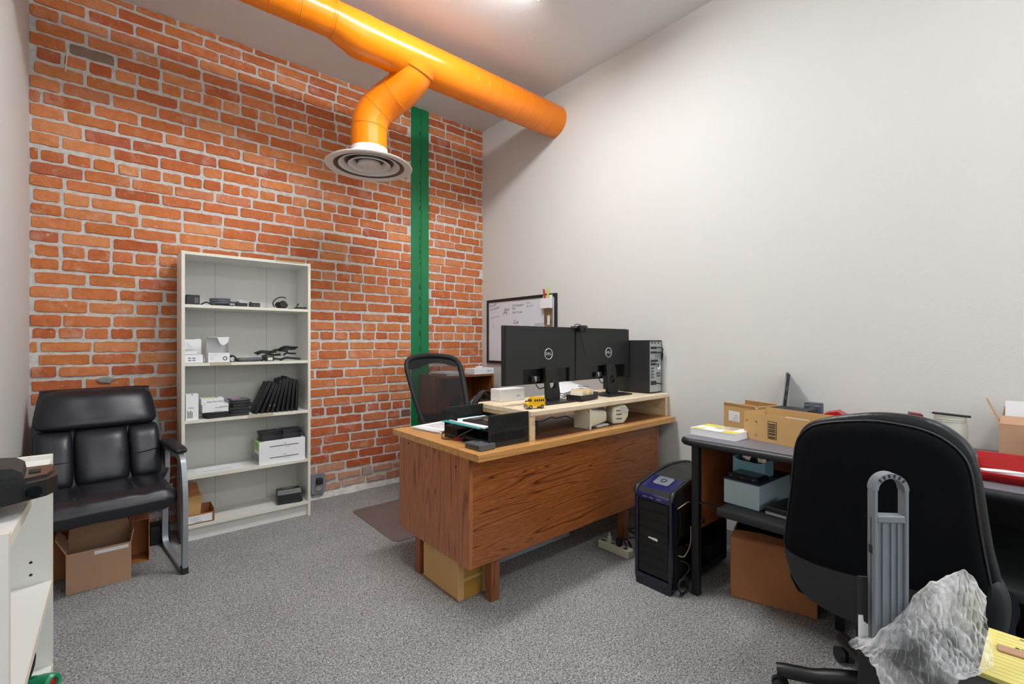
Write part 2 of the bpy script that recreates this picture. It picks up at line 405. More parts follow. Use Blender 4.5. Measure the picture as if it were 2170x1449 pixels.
wall_back = struct(MB().box(XL, XR, YB, YB+.1, 0, ZC).build('wall_back', M['mortar']))

# ---------------------------------------------------------------- brick courses (headers every sixth to eighth course)
POST0, POST1 = 2.076, 2.262
rng = random.Random(11)
hdr = [.692, 1.311, 1.800, 2.364, 2.953]; steps = [8, 6, 7, 7]
courses = []                                   # (centre z, pitch, is_header, parity)
z = hdr[0]; k = 0
while z > -.05:
    courses.append((z, .0769, k == 0, k % 2)); z -= .0769; k += 1
for (a, b_), n in zip(zip(hdr, hdr[1:]), steps):
    p = (b_-a)/n
    for i in range(1, n+1): courses.append((a+p*i, p, i == n, i % 2))
for i in range(1, 7): courses.append((hdr[-1]+.0800*i, .0800, False, i % 2))
TINTS = [((202,118,70),5),((207,126,76),6),((197,112,66),5),((211,136,88),3),((190,104,64),2.5),((204,130,92),1.5),((182,100,66),.6),((146,122,106),.22)]
def tint():
    dd = rng.uniform(-7,7)
    t = rng.choices([q[0] for q in TINTS], [q[1] for q in TINTS])[0]
    c = srgb(*[max(0, min(255, q+dd+rng.uniform(-2,2))) for q in t]); return c
def brick_geo(x0, x1, z0, z1, proud, rough):
    """irregular fired brick: 18-point outline, chipped corners, arris ring and face"""
    w_, h_ = x1-x0, z1-z0; c = min(.009, h_*.16)
    def j(a): return rng.uniform(-a, a)
    P = []
    ns = 7 if w_ > .13 else 4
    cr = [c*rng.uniform(.45,1.5) for _ in range(4)]
    P.append((x0+cr[0], z0))
    for i in range(1, ns): P.append((x0+cr[0]+(w_-cr[0]-cr[1])*i/ns, z0+j(rough)))
    P += [(x1-cr[1], z0), (x1-cr[1]*.3, z0+cr[1]*.35), (x1, z0+cr[1]), (x1+j(rough), z1-cr[2]), (x1-cr[2]*.3, z1-cr[2]*.35), (x1-cr[2], z1)]
    for i in range(1, ns): P.append((x1-cr[2]-(w_-cr[2]-cr[3])*i/ns, z1+j(rough)))
    P += [(x0+cr[3], z1), (x0+cr[3]*.3, z1-cr[3]*.35), (x0, z1-cr[3]), (x0+j(rough), z0+cr[0]), (x0+cr[0]*.3, z0+cr[0]*.35)]
    cx, cz = (x0+x1)/2, (z0+z1)/2; n = len(P); V = []
    tilt = j(.0015); 
    for p in P: V.append((p[0]+j(.0008), YB+.004, p[1]+j(.0008)))
    for p in P: V.append((p[0], YB-proud*.55, p[1]))
    for p in P:
        q = 1-.0022/max(w_, .02)*2, 1-.0022/max(h_, .02)*2
        V.append((cx+(p[0]-cx)*q[0], YB-proud+j(.0012)+tilt*(1 if p[0] > cx else -1), cz+(p[1]-cz)*q[1]))
    F = [(i, (i+1)%n, n+(i+1)%n, n+i) for i in range(n)]+[(n+i, n+(i+1)%n, 2*n+(i+1)%n, 2*n+i) for i in range(n)]+[tuple(2*n+i for i in range(n))]
    return V, F
def px_of(x, y, z):
    f = .6494*x+.7604*y; r = .7604*x-.6494*y; return 1085+985*r/f, 724.5-985*(z-1.26)/f, f
COVER = [(380,528,658,1150),(88,820,350,1110),(690,310,868,392),(742,135,905,330),(845,905,1430,1200),(1035,620,1430,900),(880,760,1015,900)]
bricks = []
for ci, (zc, p, head, par) in enumerate(courses):
    rubble = zc < .155
    pit = .1168 if head else .2315
    z0, z1 = zc-p/2+.0088, zc+p/2-.0088
    if z0 > ZC-.012 or z1 < .02: continue
    x = 1.262 - (18 if head else 9)*pit + (pit/2 if (par and not head) else 0) + rng.uniform(-.02,.02) + (rng.uniform(0,.05) if head else 0)
    sag = rng.uniform(-.004,.004)
    while x < XR:
        L_ = pit*rng.uniform(.96,1.04)
        if not head and rng.random() < .06: L_ = pit*.55
        if rubble: L_ = pit*rng.uniform(.45,1.0)
        a, b_ = x+.0075+rng.uniform(-.002,.003), x+L_-.0075+rng.uniform(-.003,.002)
        x += L_
        for lo, hi in ((XL+.001, POST0), (POST1, XR-.001)):
            aa, bb = max(a, lo+rng.uniform(.0,.006)), min(b_, hi-rng.uniform(.0,.006))
            if bb-aa < .022: continue
            zz0 = z0+rng.uniform(-.003,.003)+sag; zz1 = min(z1+rng.uniform(-.003,.003)+sag, ZC-.004)
            if zz1-zz0 < .02: continue
            if rubble:
                zz0 += rng.uniform(-.006,.012); zz1 -= rng.uniform(-.004,.014)
            proud = rng.uniform(.004,.0095)+(rng.uniform(-.004,.012) if rubble else 0)
            V, F = brick_geo(aa, bb, max(zz0,.012), zz1, proud, .006 if rubble else .0034)
            t = tint()
            if rubble or (zc < .3 and rng.random() < .4):
                m_ = srgb(190,168,152); q = rng.uniform(.15,.75); t = tuple(t[i]*(1-q)+m_[i]*q for i in range(3))+(1,)
            elif zc < .75: t = (t[0]*.85, t[1]*.72, t[2]*.78, 1)
            u, v_, f = px_of((aa+bb)/2, YB, (zz0+zz1)/2)
            u0, u1 = px_of(aa, YB, zc)[0], px_of(bb, YB, zc)[0]
            area = abs(u1-u0)*(zz1-zz0)*985/f
            vis = 0 < u < 2170 and 0 < v_ < 1449 and not any(c[0] < u < c[2] and c[1] < v_ < c[3] for c in COVER)
            bricks.append((area if vis else 0, V, F, t))
bricks.sort(key=lambda q: -q[0])
def put_tint(me, cols):
    at2 = me.color_attributes.new('tint', 'FLOAT_COLOR', 'POINT')
    at2.data.foreach_set('color', [c for col in cols for c in col])
for area, V, F, t in bricks[:300]:
    o = MB().add(V, F).build('brick', M['brick'], wall_back); put_tint(o.data, [t]*len(V))
rest = MB(); cols = []
for area, V, F, t in bricks[300:]:
    rest.add(V, F); cols += [t]*len(V)
o = rest.build('smaller_bricks', M['brick'], wall_back); put_tint(o.data, cols); o['kind'] = 'stuff'
# crumbled mortar skirt where the wall meets the carpet
def skirt(u, v):
    x = XL+(POST0+.9-XL)*u; x = XL+(XR-XL)*u
    hgt = .045+.035*mnoise.noise((x*5,0,3))+.012*mnoise.noise((x*23,4,3))
    out = .034+.014*mnoise.noise((x*7,9,1))
    a = v*PI/2
    return (x, YB-out*(1-math.sin(a)**1.4)-.004*mnoise.noise((x*40,v*5,2)), hgt*math.sin(a)+.004*mnoise.noise((x*33,v*6,8))*(v > 0))
MB().sheet(skirt, 240, 6).build('mortar_skirt', M['mortar'], wall_back, 60)
# smeared cement patch and a hanging wire
def patch(cx, cz, w_, h_, seed):
    P = [(cx+w_*math.cos(a)*(.75+.35*mnoise.noise((math.cos(a)*2+seed,math.sin(a)*2,0))), cz+h_*math.sin(a)*(.75+.45*mnoise.noise((math.cos(a)*2,math.sin(a)*2,seed)))) for a in [2*PI*i/26 for i in range(26)]]
    mb = MB(); mb.pillow(P, .007, .004, 3); mb.v = [(x, y+YB-.010, z) for x, y, z in mb.v]; return mb
M['cement'] = mat('grey_cement', (150,148,142), .95, var=.2, vscale=40, bstr=.6, bscale=120, bdist=.004)
patch(-.045, 1.022, .06, .027, 3).build('cement_patch', M['cement'], wall_back, 40)
MB().tube(smooth_path([(-.216,YB-.016,3.02),(-.219,YB-.018,2.97),(-.226,YB-.016,2.88)],4), .0032, 6).build('hanging_wire', M['lam_edge'], wall_back, 60)

# ---------------------------------------------------------------- green steel post let into the brickwork
t = thing('steel_post', 'green painted steel post of two flanges running up the brick wall', 'post', (2.169, YB-.006, 0))
MB().box(-.092,-.012,-.004,.004,0,ZC-.001,.0015).build('flange', M['green'], t)
MB().box(.012,.092,-.004,.004,0,ZC-.001,.0015).build('flange', M['green'], t)
MB().box(-.014,.014,.001,.005,0,ZC-.001).build('gap_strip', M['green'], t)
rg = random.Random(5); mb = MB(); zz = .05
while zz < 3.38:
    l_ = rg.uniform(.008,.06); wd = rg.uniform(.0012,.0032)
    mb.box(-wd+rg.uniform(-.004,.004), wd, -.0002, .0016, zz, min(zz+l_,3.4)); zz += l_+rg.uniform(.004,.09)
mb.build('weld_seam', M['green_dark'], t)['kind'] = 'stuff'

# ---------------------------------------------------------------- ceiling fixtures (the room's light)
def fixture(loc, label, lamp='lamp', lx=1.22, ly=.30):
    t = thing('ceiling_light', label, 'light', loc, 0, 'ceiling light fixtures')
    d = .085
    MB().box(-lx/2,lx/2,-ly/2,ly/2,-.028,0,.004).build('housing', M['enamel'], t)
    for sx in (-1,1): MB().box(sx*lx/2,sx*(lx/2-.018),-ly/2+.004,ly/2-.004,-d,-.028,.003).build('end_cap', M['enamel'], t)
    MB().prism([(-ly/2+.012,-.028),(ly/2-.012,-.028),(ly/2-.012,-d+.02),(ly/2-.035,-d+.002),(-ly/2+.035,-d+.002),(-ly/2+.012,-d+.02)], -lx/2+.019, lx/2-.019, 'x').build('diffuser', M[lamp], t)
    return t
fixture((1.385, 1.928, ZC), 'white box ceiling light over the wooden desk')
fixture((1.45, -.95, ZC), 'added white box ceiling light out of view behind the camera', 'fill_lamp')  # unseen second fixture, added as fill for the near half

# ---------------------------------------------------------------- orange air duct
DY, DZ, DR = 2.815, 3.163, .130
t = thing('air_duct', 'glossy orange round duct under the ceiling with a white round diffuser', 'duct', (0, DY, DZ))
mb = MB(); mb.tube([(XL+.001,0,.03),(1.0,0,.03)], .104, 40, cap=False); mb.build('small_pipe', M['orange'], t, 60)
mb = MB(); mb.tube([(.985,0,.03),(1.0,0,.03),(1.15,0,0),(1.21,0,0)], [.107,.107,.133,.133], 40, cap=False); mb.build('reducer', M['orange'], t, 50)
mb = MB(); mb.tube([(1.19,0,0),(XR-.001,0,0)], DR, 40, cap=True); mb.build('main_pipe', M['orange'], t, 60)
def ring(x, r, dz=0, rr=.0022, tilt=.06):
    P = [(x+tilt*math.cos(2*PI*k/40)*r, math.cos(2*PI*k/40)*r, dz+math.sin(2*PI*k/40)*r) for k in range(40)]
    return MB().tube(P, rr, 5, closed=True)
for x in [1.20,1.36,1.985,2.09,2.20,2.31,2.42,2.53,2.64,2.76]: ring(x, DR).build('seam', M['orange'], t, 60)
for x in [.30,.47,.64,.80,.975]: ring(x, .104, .03).build('seam', M['orange'], t, 60)
# branch: leaves the underside towards the brick wall and turns down
BX, BY = 1.345, .287
BR = .121
path = smooth_path([(1.553,-.03,-.03),(1.530,.02,-.110),(1.485,.11,-.185),(1.412,.215,-.255),(1.358,.272,-.345),(BX,BY,-.44),(BX,BY,-.565)], 5)
MB().tube(path, BR, 36, cap=False).build('branch_elbow', M['orange'], t, 60)
def ring_at(i, r, rr=.003):
    p = Vector(path[i]); d = (Vector(path[min(i+1,len(path)-1)])-Vector(path[i-1])).normalized()
    u = d.orthogonal().normalized(); v = d.cross(u)
    return MB().tube([p+u*r*math.cos(2*PI*k/36)+v*r*math.sin(2*PI*k/36) for k in range(36)], rr, 5, closed=True)
for i in (11,17,24): ring_at(i, BR+.0005).build('seam', M['orange'], t, 60)
# takeoff collar saddle on the main pipe
MB().tube([path[0],path[3]], [.132,.129], 36, cap=False).build('takeoff_collar', M['orange'], t, 60)
df = MB(); T0 = TR(BX, BY, -.565) @ Matrix.Diagonal((.92,.92,.88,1))
df.lathe([(.128,0),(.133,0),(.135,-.03),(.165,-.075),(.205,-.105),(.305,-.125),(.318,-.135),(.312,-.142),(.262,-.138),(.235,-.112),(.2,-.095),(.125,-.02)], 48, T0)
dfo = df.build('diffuser', M['enamel'], t, 40)
for r0, r1, zo in ((.225,.172,-.126),(.155,.104,-.124)):
    MB().lathe([(r0,zo),(r0-.004,zo-.006),(r1+.01,zo+.018),(r1,zo+.04),(r1+.004,zo+.042),(r0-.012,zo+.012)], 48, T0, closed=True).build('cone_ring', M['enamel'], dfo, 40)
MB().lathe([(0.0005,-.136),(.06,-.135),(.085,-.128),(.08,-.108),(0.0005,-.100)], 32, T0).build('centre_disc', M['enamel'], dfo, 40)
MB().lathe([(0.0005,-.06),(.15,-.066),(.215,-.098),(.258,-.134),(.254,-.1345),(.2,-.103),(.0005,-.075)], 32, T0).build('inner_throat', M['enamel_dark'], dfo, 40)
for a in (2.4, -.9):
    MB().box(.055,.085,-.006,.006,-.146,-.128,.002, 1, T0 @ RZ(a)).build('clip', M['frost'], dfo)
# ================================================================ tall white bookcase against the brick wall
BX0, BX1, BY0, BY1 = .314, 1.084, 3.530, 3.812
SH = [1.497, 1.127, .766, .413, .104]          # shelf tops
t = thing('bookcase', 'tall white open bookcase standing against the brick wall', 'bookcase', ((BX0+BX1)/2, BY0, 0))
hw = (BX1-BX0)/2; D = BY1-BY0
for sx in (-1, 1):
    p = MB().box(sx*hw, sx*(hw-.018), .001, D, 0, 1.83).build('side_panel', M['lam'], t)
    MB().box(sx*hw, sx*(hw-.018), -.0005, .001, 0, 1.83).build('edge_band', M['lam_edge'], p)
    for zz in [q/100 for q in range(20, 175, 12)]:
        pass
p = MB().box(-hw+.018, hw-.018, .001, D, 1.810, 1.828).build('top_panel', M['lam'], t)
MB().box(-hw+.018, hw-.018, -.0005, .001, 1.810, 1.828).build('edge_band', M['lam_edge'], p)
for i, zz in enumerate(SH):
    p = MB().box(-hw+.018, hw-.018, .004, D-.006, zz-.019, zz).build('shelf', M['lam'], t)
    MB().box(-hw+.018, hw-.018, .002, .004, zz-.019, zz).build('edge_band', M['lam_edge'], p)
    if i == 1: MB().box(-.235, -.115, .0, .0025, zz-.019, zz+.0005).build('peeled_strip', M['peel'], p)
    if i == 2: MB().box(-.02, .135, .0, .0025, zz-.019, zz+.0005).build('peeled_strip', M['peel'], p)
MB().box(.15, .34, -.004, .03, 1.824, 1.831).build('peeled_strip', M['peel'], t)
MB().box(-hw+.018, hw-.018, .03, .046, 0, SH[4]-.019).build('kick_board', M['lam'], t)
bp = MB().box(-hw+.018, hw-.018, D-.006, D-.002, SH[4], 1.812).build('back_panel', M['lam_back'], t)
for x in (-.17, .155): MB().box(x, x+.0018, D-.0065, D-.0055, SH[4], 1.81).build('fold_line', M['inkgrey'], bp)

def brick_box(name, label, cat, x0,x1,y0,y1,z0,z1, mt, bev=.0015, group=None, rotz=0):
    """a closed carton as one thing whose parts can be added to; origin at its base centre"""
    tt = thing(name, label, cat, ((x0+x1)/2,(y0+y1)/2,z0), rotz, group)
    MB().box(-(x1-x0)/2,(x1-x0)/2,-(y1-y0)/2,(y1-y0)/2,0,z1-z0,bev).build('body', mt, tt)
    return tt
def cable(name, label, pts, r, mt=None, group=None, n=5):
    """a single loose cable lying where its points say"""
    c0 = Vector(pts[0]); o = MB().tube([p-c0 for p in smooth_path(pts, n)], r, 7).build(name, mt or M['rubber'], None, 60)
    o.location = c0; return tag(o, label, 'cable', group)
def coil(cx, cy, cz, r, turns, wob, seed, flat=0, tail=None, elev=.004):
    rg = random.Random(seed); P = []
    for i in range(int(turns*14)):
        a = 2*PI*i/14; q = r*(1+rg.uniform(-wob,wob)*.5)
        if flat: P.append((cx+q*math.cos(a), cy+q*.72*math.sin(a), cz+elev*(i/14)+elev))
        else: P.append((cx+q*math.cos(a), cy+.006*math.sin(a*3)+.002*i/14, cz+q*(1+math.sin(a))))
    if tail: P += tail
    return P

# ---- first shelf: adapters and leads
z1 = SH[0]
t = brick_box('power_adapter', 'square black power adapter at the left end of the top shelf', 'adapter', .338,.412,3.55,3.61,z1,z1+.062, M['blackp'], .004)
MB().box(.008,.03,-.0315,-.03,.01,.045,.001).build('label_plate', M['greyp'], t)
cable('coiled_cable', 'thick grey coiled cable on the top shelf', coil(.535,3.64,z1,.055,3.2,.06,3,1,[(.60,3.62,z1+.03),(.64,3.60,z1+.034)],.013), .0068, M['cablegrey'])
cable('loose_cable', 'thin dark cable trailing along the top shelf edge', [(.42,3.585,z1+.004),(.45,3.57,z1+.02),(.49,3.59,z1+.005),(.53,3.565,z1+.012),(.58,3.58,z1+.004),(.60,3.56,z1+.005)], .0045)
t = brick_box('power_adapter', 'long black power adapter beside the coiled grey cable', 'adapter', .612,.682,3.552,3.590,z1,z1+.026, M['blackm'], .003)
MB().box(-.036,-.032,-.012,.012,.005,.02).build('end_cap', M['greyp'], t)
t = brick_box('power_adapter', 'small black plug adapter with two pale sockets on the top shelf', 'adapter', .694,.758,3.552,3.585,z1,z1+.030, M['blackp'], .003)
for x in (-.006,.014): MB().box(x,x+.007,-.018,-.016,.008,.018).build('socket', M['greyp'], t)
MB().box(-.03,-.018,-.012,.0,.028,.036,.001).build('prong', M['blackp'], t)
t = MB().sheet(lambda u,v: (.60+.14*u, 3.66+.11*v, z1+.006+.055*math.sin(PI*u)*math.sin(PI*v)*(1+.5*mnoise.noise((u*5,v*5,1)))+.008*mnoise.noise((u*9,v*9,4))), 14, 12).build('plastic_bag', M['clear'], None, 80)
tag(t, 'crumpled clear plastic bag lying on the top shelf', 'bag')
tag(MB().sheet(lambda u,v: (.775+.06*u, 3.56+.05*v, z1+.003+.004*math.sin(5*u)), 5, 3, .0006).build('paper_scrap', M['white']), 'small white paper scrap on the top shelf', 'paper')
t = thing('headset', 'bundled black headset with wire loop on the top shelf', 'headset', (.905,3.60,z1))
MB().lathe([(.0005,0),(.03,.002),(.042,.018),(.042,.03),(.03,.044),(.0005,.046)], 20, TR(0,0,.003)).build('ear_cup', M['blackp'], t, 50)
MB().lathe([(.0005,0),(.02,.0),(.026,.008),(.02,.016),(.0005,.016)], 16, TR(0,-.035,.03) @ RX(PI/2)).build('ear_pad', M['blackm'], t, 50)
MB().tube(smooth_path([(-.045,0,.01),(-.055,0,.04),(-.03,.005,.072),(.005,0,.084),(.03,0,.078)],5), .004, 7).build('band', M['rubber'], t, 60)
MB().tube(smooth_path([(.04,-.01,.004),(.07,-.02,.004),(.09,-.01,.006),(.105,-.015,.03)],5), .003, 7).build('wire', M['rubber'], t, 60)
MB().cyl((.102,-.015,.028),(.112,-.017,.042), .006,.004, 8).build('microphone', M['rubber'], t, 60)
t = brick_box('flat_adapter', 'flat black adapter at the right end of the top shelf', 'adapter', .99,1.062,3.553,3.60,z1,z1+.016, M['blackm'], .004)
MB().box(-.06,-.036,-.01,.01,.001,.006,.001).build('lead', M['rubber'], t)

# ---- second shelf: two opened white cartons, router, adapters, tangle
z2 = SH[1]
t = thing('white_carton', 'white carton with curled lid flap, half hidden at the left end of the second shelf', 'box', (.378,3.59,z2))
mb = MB(); wx, wy, hz = .052, .04, .052
mb.box(-wx,wx,-wy,-wy+.0015,0,hz); mb.box(-wx,wx,wy-.0015,wy,0,hz); mb.box(-wx,-wx+.0015,-wy,wy,0,hz); mb.box(wx-.0015,wx,-wy,wy,0,hz); mb.box(-wx,wx,-wy,wy,0,.0015)
mb.build('body', M['whitebox'], t)
MB().box(-.045,.02,-.02,.03,.053,.073,.001).build('inner_tray', M['whitebox'], t)
MB().box(-wx+.001,wx-.001,wy-.002,wy,hz,.15).build('back_flap', M['whitebox'], t)
mb = MB(); mb.prism([(-.03,0),(.035,.012),(.03,-.035),(.008,-.05),(-.012,-.035)], -.001, .001, 'y', TR(0,-.012,.143)); mb.build('tuck_flap', M['whitebox'], t)
mb = MB()
for i in range(4): mb.box(-.028+.022*(i%2), -.012+.022*(i%2), -wy-.0004, -wy, .012+.014*(i//2), .02+.014*(i//2))
mb.build('printing', M['inkgrey'], t)['kind'] = 'stuff'
t = thing('white_carton', 'white carton with raised lid and round emblem on the second shelf', 'box', (.515,3.590,z2))
wx, wy, hz = .062, .05, .062
mb = MB(); mb.box(-wx,wx,-wy,-wy+.0015,0,hz); mb.box(-wx,wx,wy-.0015,wy,0,hz); mb.box(-wx,-wx+.0015,-wy,wy,0,hz); mb.box(wx-.0015,wx,-wy,wy,0,hz); mb.box(-wx,wx,-wy,wy,0,.0015); mb.build('body', M['whitebox'], t)
mb = MB(); mb.prism([(.05,.06),(.03,.165),(-.045,.165),(-.047,.163),(.026,.163),(.046,.06)], -wx+.003, wx-.003, 'x'); mb.build('lid', M['whitebox'], t)
mb = MB(); mb.prism([(-.02,0),(.045,0),(.045,-.022),(.035,-.04),(.012,-.052),(-.004,-.04)], -.001, .001, 'y', TR(.01,-.045,.163)); mb.build('tuck_flap', M['whitebox'], t)
for sx in (-1,1):
    mb = MB(); mb.prism([(.045,.06),(-.01,.062),(-.03,.075),(-.035,.12),(.03,.155)], sx*(wx-.001), sx*(wx-.0025), 'x'); mb.build('side_flap', M['whitebox'], t)
mb = MB(); mb.tube([(.034+.0105*math.cos(2*PI*k/20), -wy-.0005, .026+.0105*math.sin(2*PI*k/20)) for k in range(20)], .0022, 4, closed=True)
mb.build('emblem', M['ink'], t)
mb = MB(); mb.box(-.05,-.012,-wy-.0004,-wy,.046,.0475)
for i in range(3): mb.box(-.05,-.034+.004*i,-wy-.0004,-wy,.036-.008*i,.0372-.008*i)
mb.build('printing', M['inkgrey'], t)['kind'] = 'stuff'
cable('cable_bundle', 'small black cable bundle beside the open white carton', coil(.597,3.575,z2,.02,3,.2,8,0,[(.62,3.57,z2+.006)]), .0035)
t = thing('router', 'flat dark grey router on the second shelf', 'router', (.695,3.60,z2), .15)
MB().box(-.075,.075,-.05,.05,.003,.026,.009,3).build('body', M['greyp'], t, 40)
MB().box(-.03,.0,-.02,-.012,.0262,.0275).build('logo', M['steel'], t)
for sx in (-1,1): MB().box(sx*.05-.01,sx*.05+.01,-.03,.03,0,.004).build('foot', M['blackm'], t)
t = brick_box('power_brick', 'black power brick with a pale label on the second shelf', 'adapter', .788,.85,3.555,3.59,z2,z2+.034, M['blackp'], .007)
MB().box(-.012,.018,-.0185,-.0172,.006,.026).build('label_plate', M['cream'], t)
rg = random.Random(21)
for i in range(11):
    x = .80+.2*rg.random(); y = 3.62+.09*rg.random(); a = rg.uniform(-.9,.9); l_ = rg.uniform(.05,.09); zz = z2+.006+.008*i
    if i < 3: y, zz = 3.57+.015*i, z2+.006
    P = [(x-l_*math.cos(a), y-.02, zz), (x-l_*.4*math.cos(a), y+.015*math.sin(a), zz+.014), (x+l_*.3*math.cos(a), y, zz+.010), (x+min(l_,.1)*math.cos(a), y+.02*math.sin(a), zz+.018*rg.random())]
    P = [(min(p[0],1.045), p[1], p[2]) for p in P]
    cable('usb_cable', 'folded black cable, %s counted up the tangle on the second shelf' % ['first','second','third','fourth','fifth','sixth','seventh','eighth','ninth','tenth','eleventh'][i], P, .0085 if i % 2 else .0065, M['rubber'], 'tangled black cables on the second shelf')

# ---- third shelf: tall carton, tablet cartons, black tablets, leaning cases
z3 = SH[2]
t = brick_box('tall_carton', 'tall narrow white carton at the left end of the middle shelf', 'box', .338,.405,3.552,3.62,z3,z3+.163, M['whitebox'])
mb = MB()
for i in range(6): mb.box(-.026+.005*i,-.0235+.005*i,-.0345,-.034,.012,.06-.004*(i%3))
mb.box(-.02,.008,-.0345,-.034,.075,.078); mb.box(-.005,.004,-.0345,-.034,.158,.163); mb.build('printing', M['ink'], t)
def slab_case(name, label, loc, wx, wy, hz, mt, group=None, rot=None, tabm=None):
    t = thing(name, label, 'tablet case', loc, 0, group, rot)
    MB().box(-wx/2,wx/2,-wy/2,wy/2,0,hz*.46,.0035,2).build('cover', mt, t, 40)
    MB().box(-wx/2,wx/2,-wy/2,wy/2,hz*.54,hz,.0035,2).build('cover', mt, t, 40)
    MB().box(-wx/2+.004,wx/2-.004,-wy/2+.003,wy/2-.003,hz*.4,hz*.6).build('tablet', tabm or M['blackg'], t)
    return t
slab_case('folio_case', 'black folio case lying under the white tablet cartons', (.515,3.60,z3), .15,.12,.020, M['blackm'], rot=(0,0,.12))
slab_case('folio_case', 'black folio case directly beneath the lower tablet carton', (.505,3.605,z3+.0205), .14,.12,.016, M['blackp'], rot=(0,0,-.03))
t = brick_box('tablet_carton', 'lower white tablet carton with grey lettering on the middle shelf', 'box', .425,.570,3.552,3.66,z3+.038,z3+.088, M['whitebox'])
text_mb('Samsung', .009, M=TR(.012,-.0545,.030)).build('lettering', M['inkgrey'], t)
text_mb('GALAXY', .014, M=TR(.050,-.0545,.032)).build('lettering', M['ink'], t)
text_mb('Galaxy Tab A', .008, M=TR(.015,-.0545,.008)).build('lettering', M['inkgrey'], t)
t = brick_box('tablet_carton', 'upper white tablet carton with a pale green panel on its lid', 'box', .420,.545,3.556,3.66,z3+.0885,z3+.128, M['whitebox'])
text_mb('Galaxy Tab A Tablet', .011, M=TR(.012,-.0525,.018)).build('lettering', M['ink'], t)
MB().box(-.045,.02,-.035,.03,.0396,.0400).build('print_panel', M['palegreen'], t)
MB().box(.022,.034,-.02,.04,.0396,.0400).build('print_panel', M['inkgrey'], t)
rg = random.Random(4); zz = z3
names6 = ['lowest','second from the bottom','third from the bottom','fourth from the bottom','fifth from the bottom']
for i in range(5):
    hz = .0195
    slab_case('tablet', 'black cased tablet, %s in the stack beside the cartons' % names6[i], (.640+rg.uniform(-.006,.006)+.004*(i%2),3.602,zz), .118,.1,hz, M['blackp'], 'stacked black tablets on the middle shelf', rot=(0,0,rg.uniform(-.12,.12)), tabm=M['greyp'])
    zz += hz+.0008
t = thing('tablet', 'grey tablet with a pink sticker on top of the black stack', 'tablet', (.640,3.603,zz), .1)
MB().box(-.058,.058,-.05,.05,0,.012,.004,2).build('case', M['greyp'], t, 40)
MB().prism(rrect(-.05,.0,-.035,.03,.014), .0121, .0126).build('sticker', M['pink'], t)
MB().prism(rrect(.004,.05,-.035,.03,.004), .0121, .0126).build('screen', M['blackg'], t)
# leaning row: nine cases, the leftmost leaning most
ordn = ['leftmost','second','third','fourth','fifth','sixth','seventh','eighth','rightmost']
base_x = [.722,.758,.792,.824,.856,.888,.920,.952,.983]; lean = [.41,.37,.32,.27,.22,.17,.125,.085,.045]; hts = [.225,.222,.21,.235,.24,.248,.232,.228,.222]
for i in range(9):
    l_ = lean[i]; tk = .0195
    lab = 'black laptop case leaning on the middle shelf, %s' % ((ordn[i]+' of nine') if i in (0,8) else ordn[i]+' of nine from left')
    t = thing('laptop_case', lab, 'case', (base_x[i]+.012,3.64,z3+tk*math.sin(l_)*.5+.0005), 0, 'leaning black cases on the middle shelf', rot=(0,l_,0))
    h_ = hts[i]
    MB().box(-tk/2,-.001,-.085,.085,0,h_,.004,2).build('cover', M['blackm'], t, 40)
    MB().box(.001,tk/2,-.085,.085,0,h_-.003,.004,2).build('cover', M['blackp'], t, 40)
    MB().box(-.002,.002,-.082,.082,.004,h_-.006).build('spine', M['leather_seam'], t)
    if i in (2,3): MB().cyl((0,-.087,.05),(0,-.085,.05),.004,n=10).build('stud', M['steel'], t)

# ---- fourth shelf: two flat cartons with black cases on them, a sheet of paper
z4 = SH[3]
for i, (zz, lab) in enumerate(((z4,'lower flat white tablet carton on the fourth shelf'),(z4+.0785,'upper flat white carton with a green corner on the fourth shelf'))):
    t = brick_box('flat_carton', lab, 'box', .752,1.053,3.552,3.70,zz,zz+.078, M['whitebox'])
    mb = MB(); mb.box(-.085,.105,-.0748,-.0743,.036,.042,.0015); mb.build('printed_tablet_edge', M['greyp'], t)
    text_mb('acer', .011, M=TR(.015,-.0746,.054)).build('lettering', M['ink'], t)
    text_mb('ICONIA TAB', .006, M=TR(.03,-.0746,.025)).build('lettering', M['inkgrey'], t)
    MB().box(-.1512,-.1508,-.06,.06,.012,.068).build('print_panel', M['lime'] if i else M['inkgrey'], t)
    if i: MB().box(-.148,-.115,-.073,.06,.0782,.0786).build('print_panel', M['lime'], t)
for s_, (x, y, lab, n) in enumerate(((.835,3.622,'left',4),(.975,3.630,'right',4))):
    for i in range(n):
        zz = z4+.0785*2+i*.0162
        lab2 = 'black wallet case, %s in the %s pile on the flat cartons' % (['lowest','second lowest','third lowest','topmost'][i], lab)
        slab_case('wallet_case', lab2, (x+random.uniform(-.004,.004),y,zz), .136 if s_ == 0 else .132,.1,.0158, M['leather'], 'black wallet cases on the fourth shelf', rot=(0,0,random.uniform(-.05,.05)+(.06 if s_ == 0 else 0)), tabm=M['greyp'] if i == 1 else None)
t = MB().sheet(lambda u,v: (.40+.27*u, 3.56+.17*v, z4+.0008+.0035*math.sin(PI*u)*v), 8, 5, .0005).build('paper_sheet', M['white']); tag(t, 'white sheet of paper lying on the fourth shelf', 'paper')
MB().box(.43,.60,3.598,3.6,z4+.0045,z4+.0052).build('printing', M['inkgrey'], t)

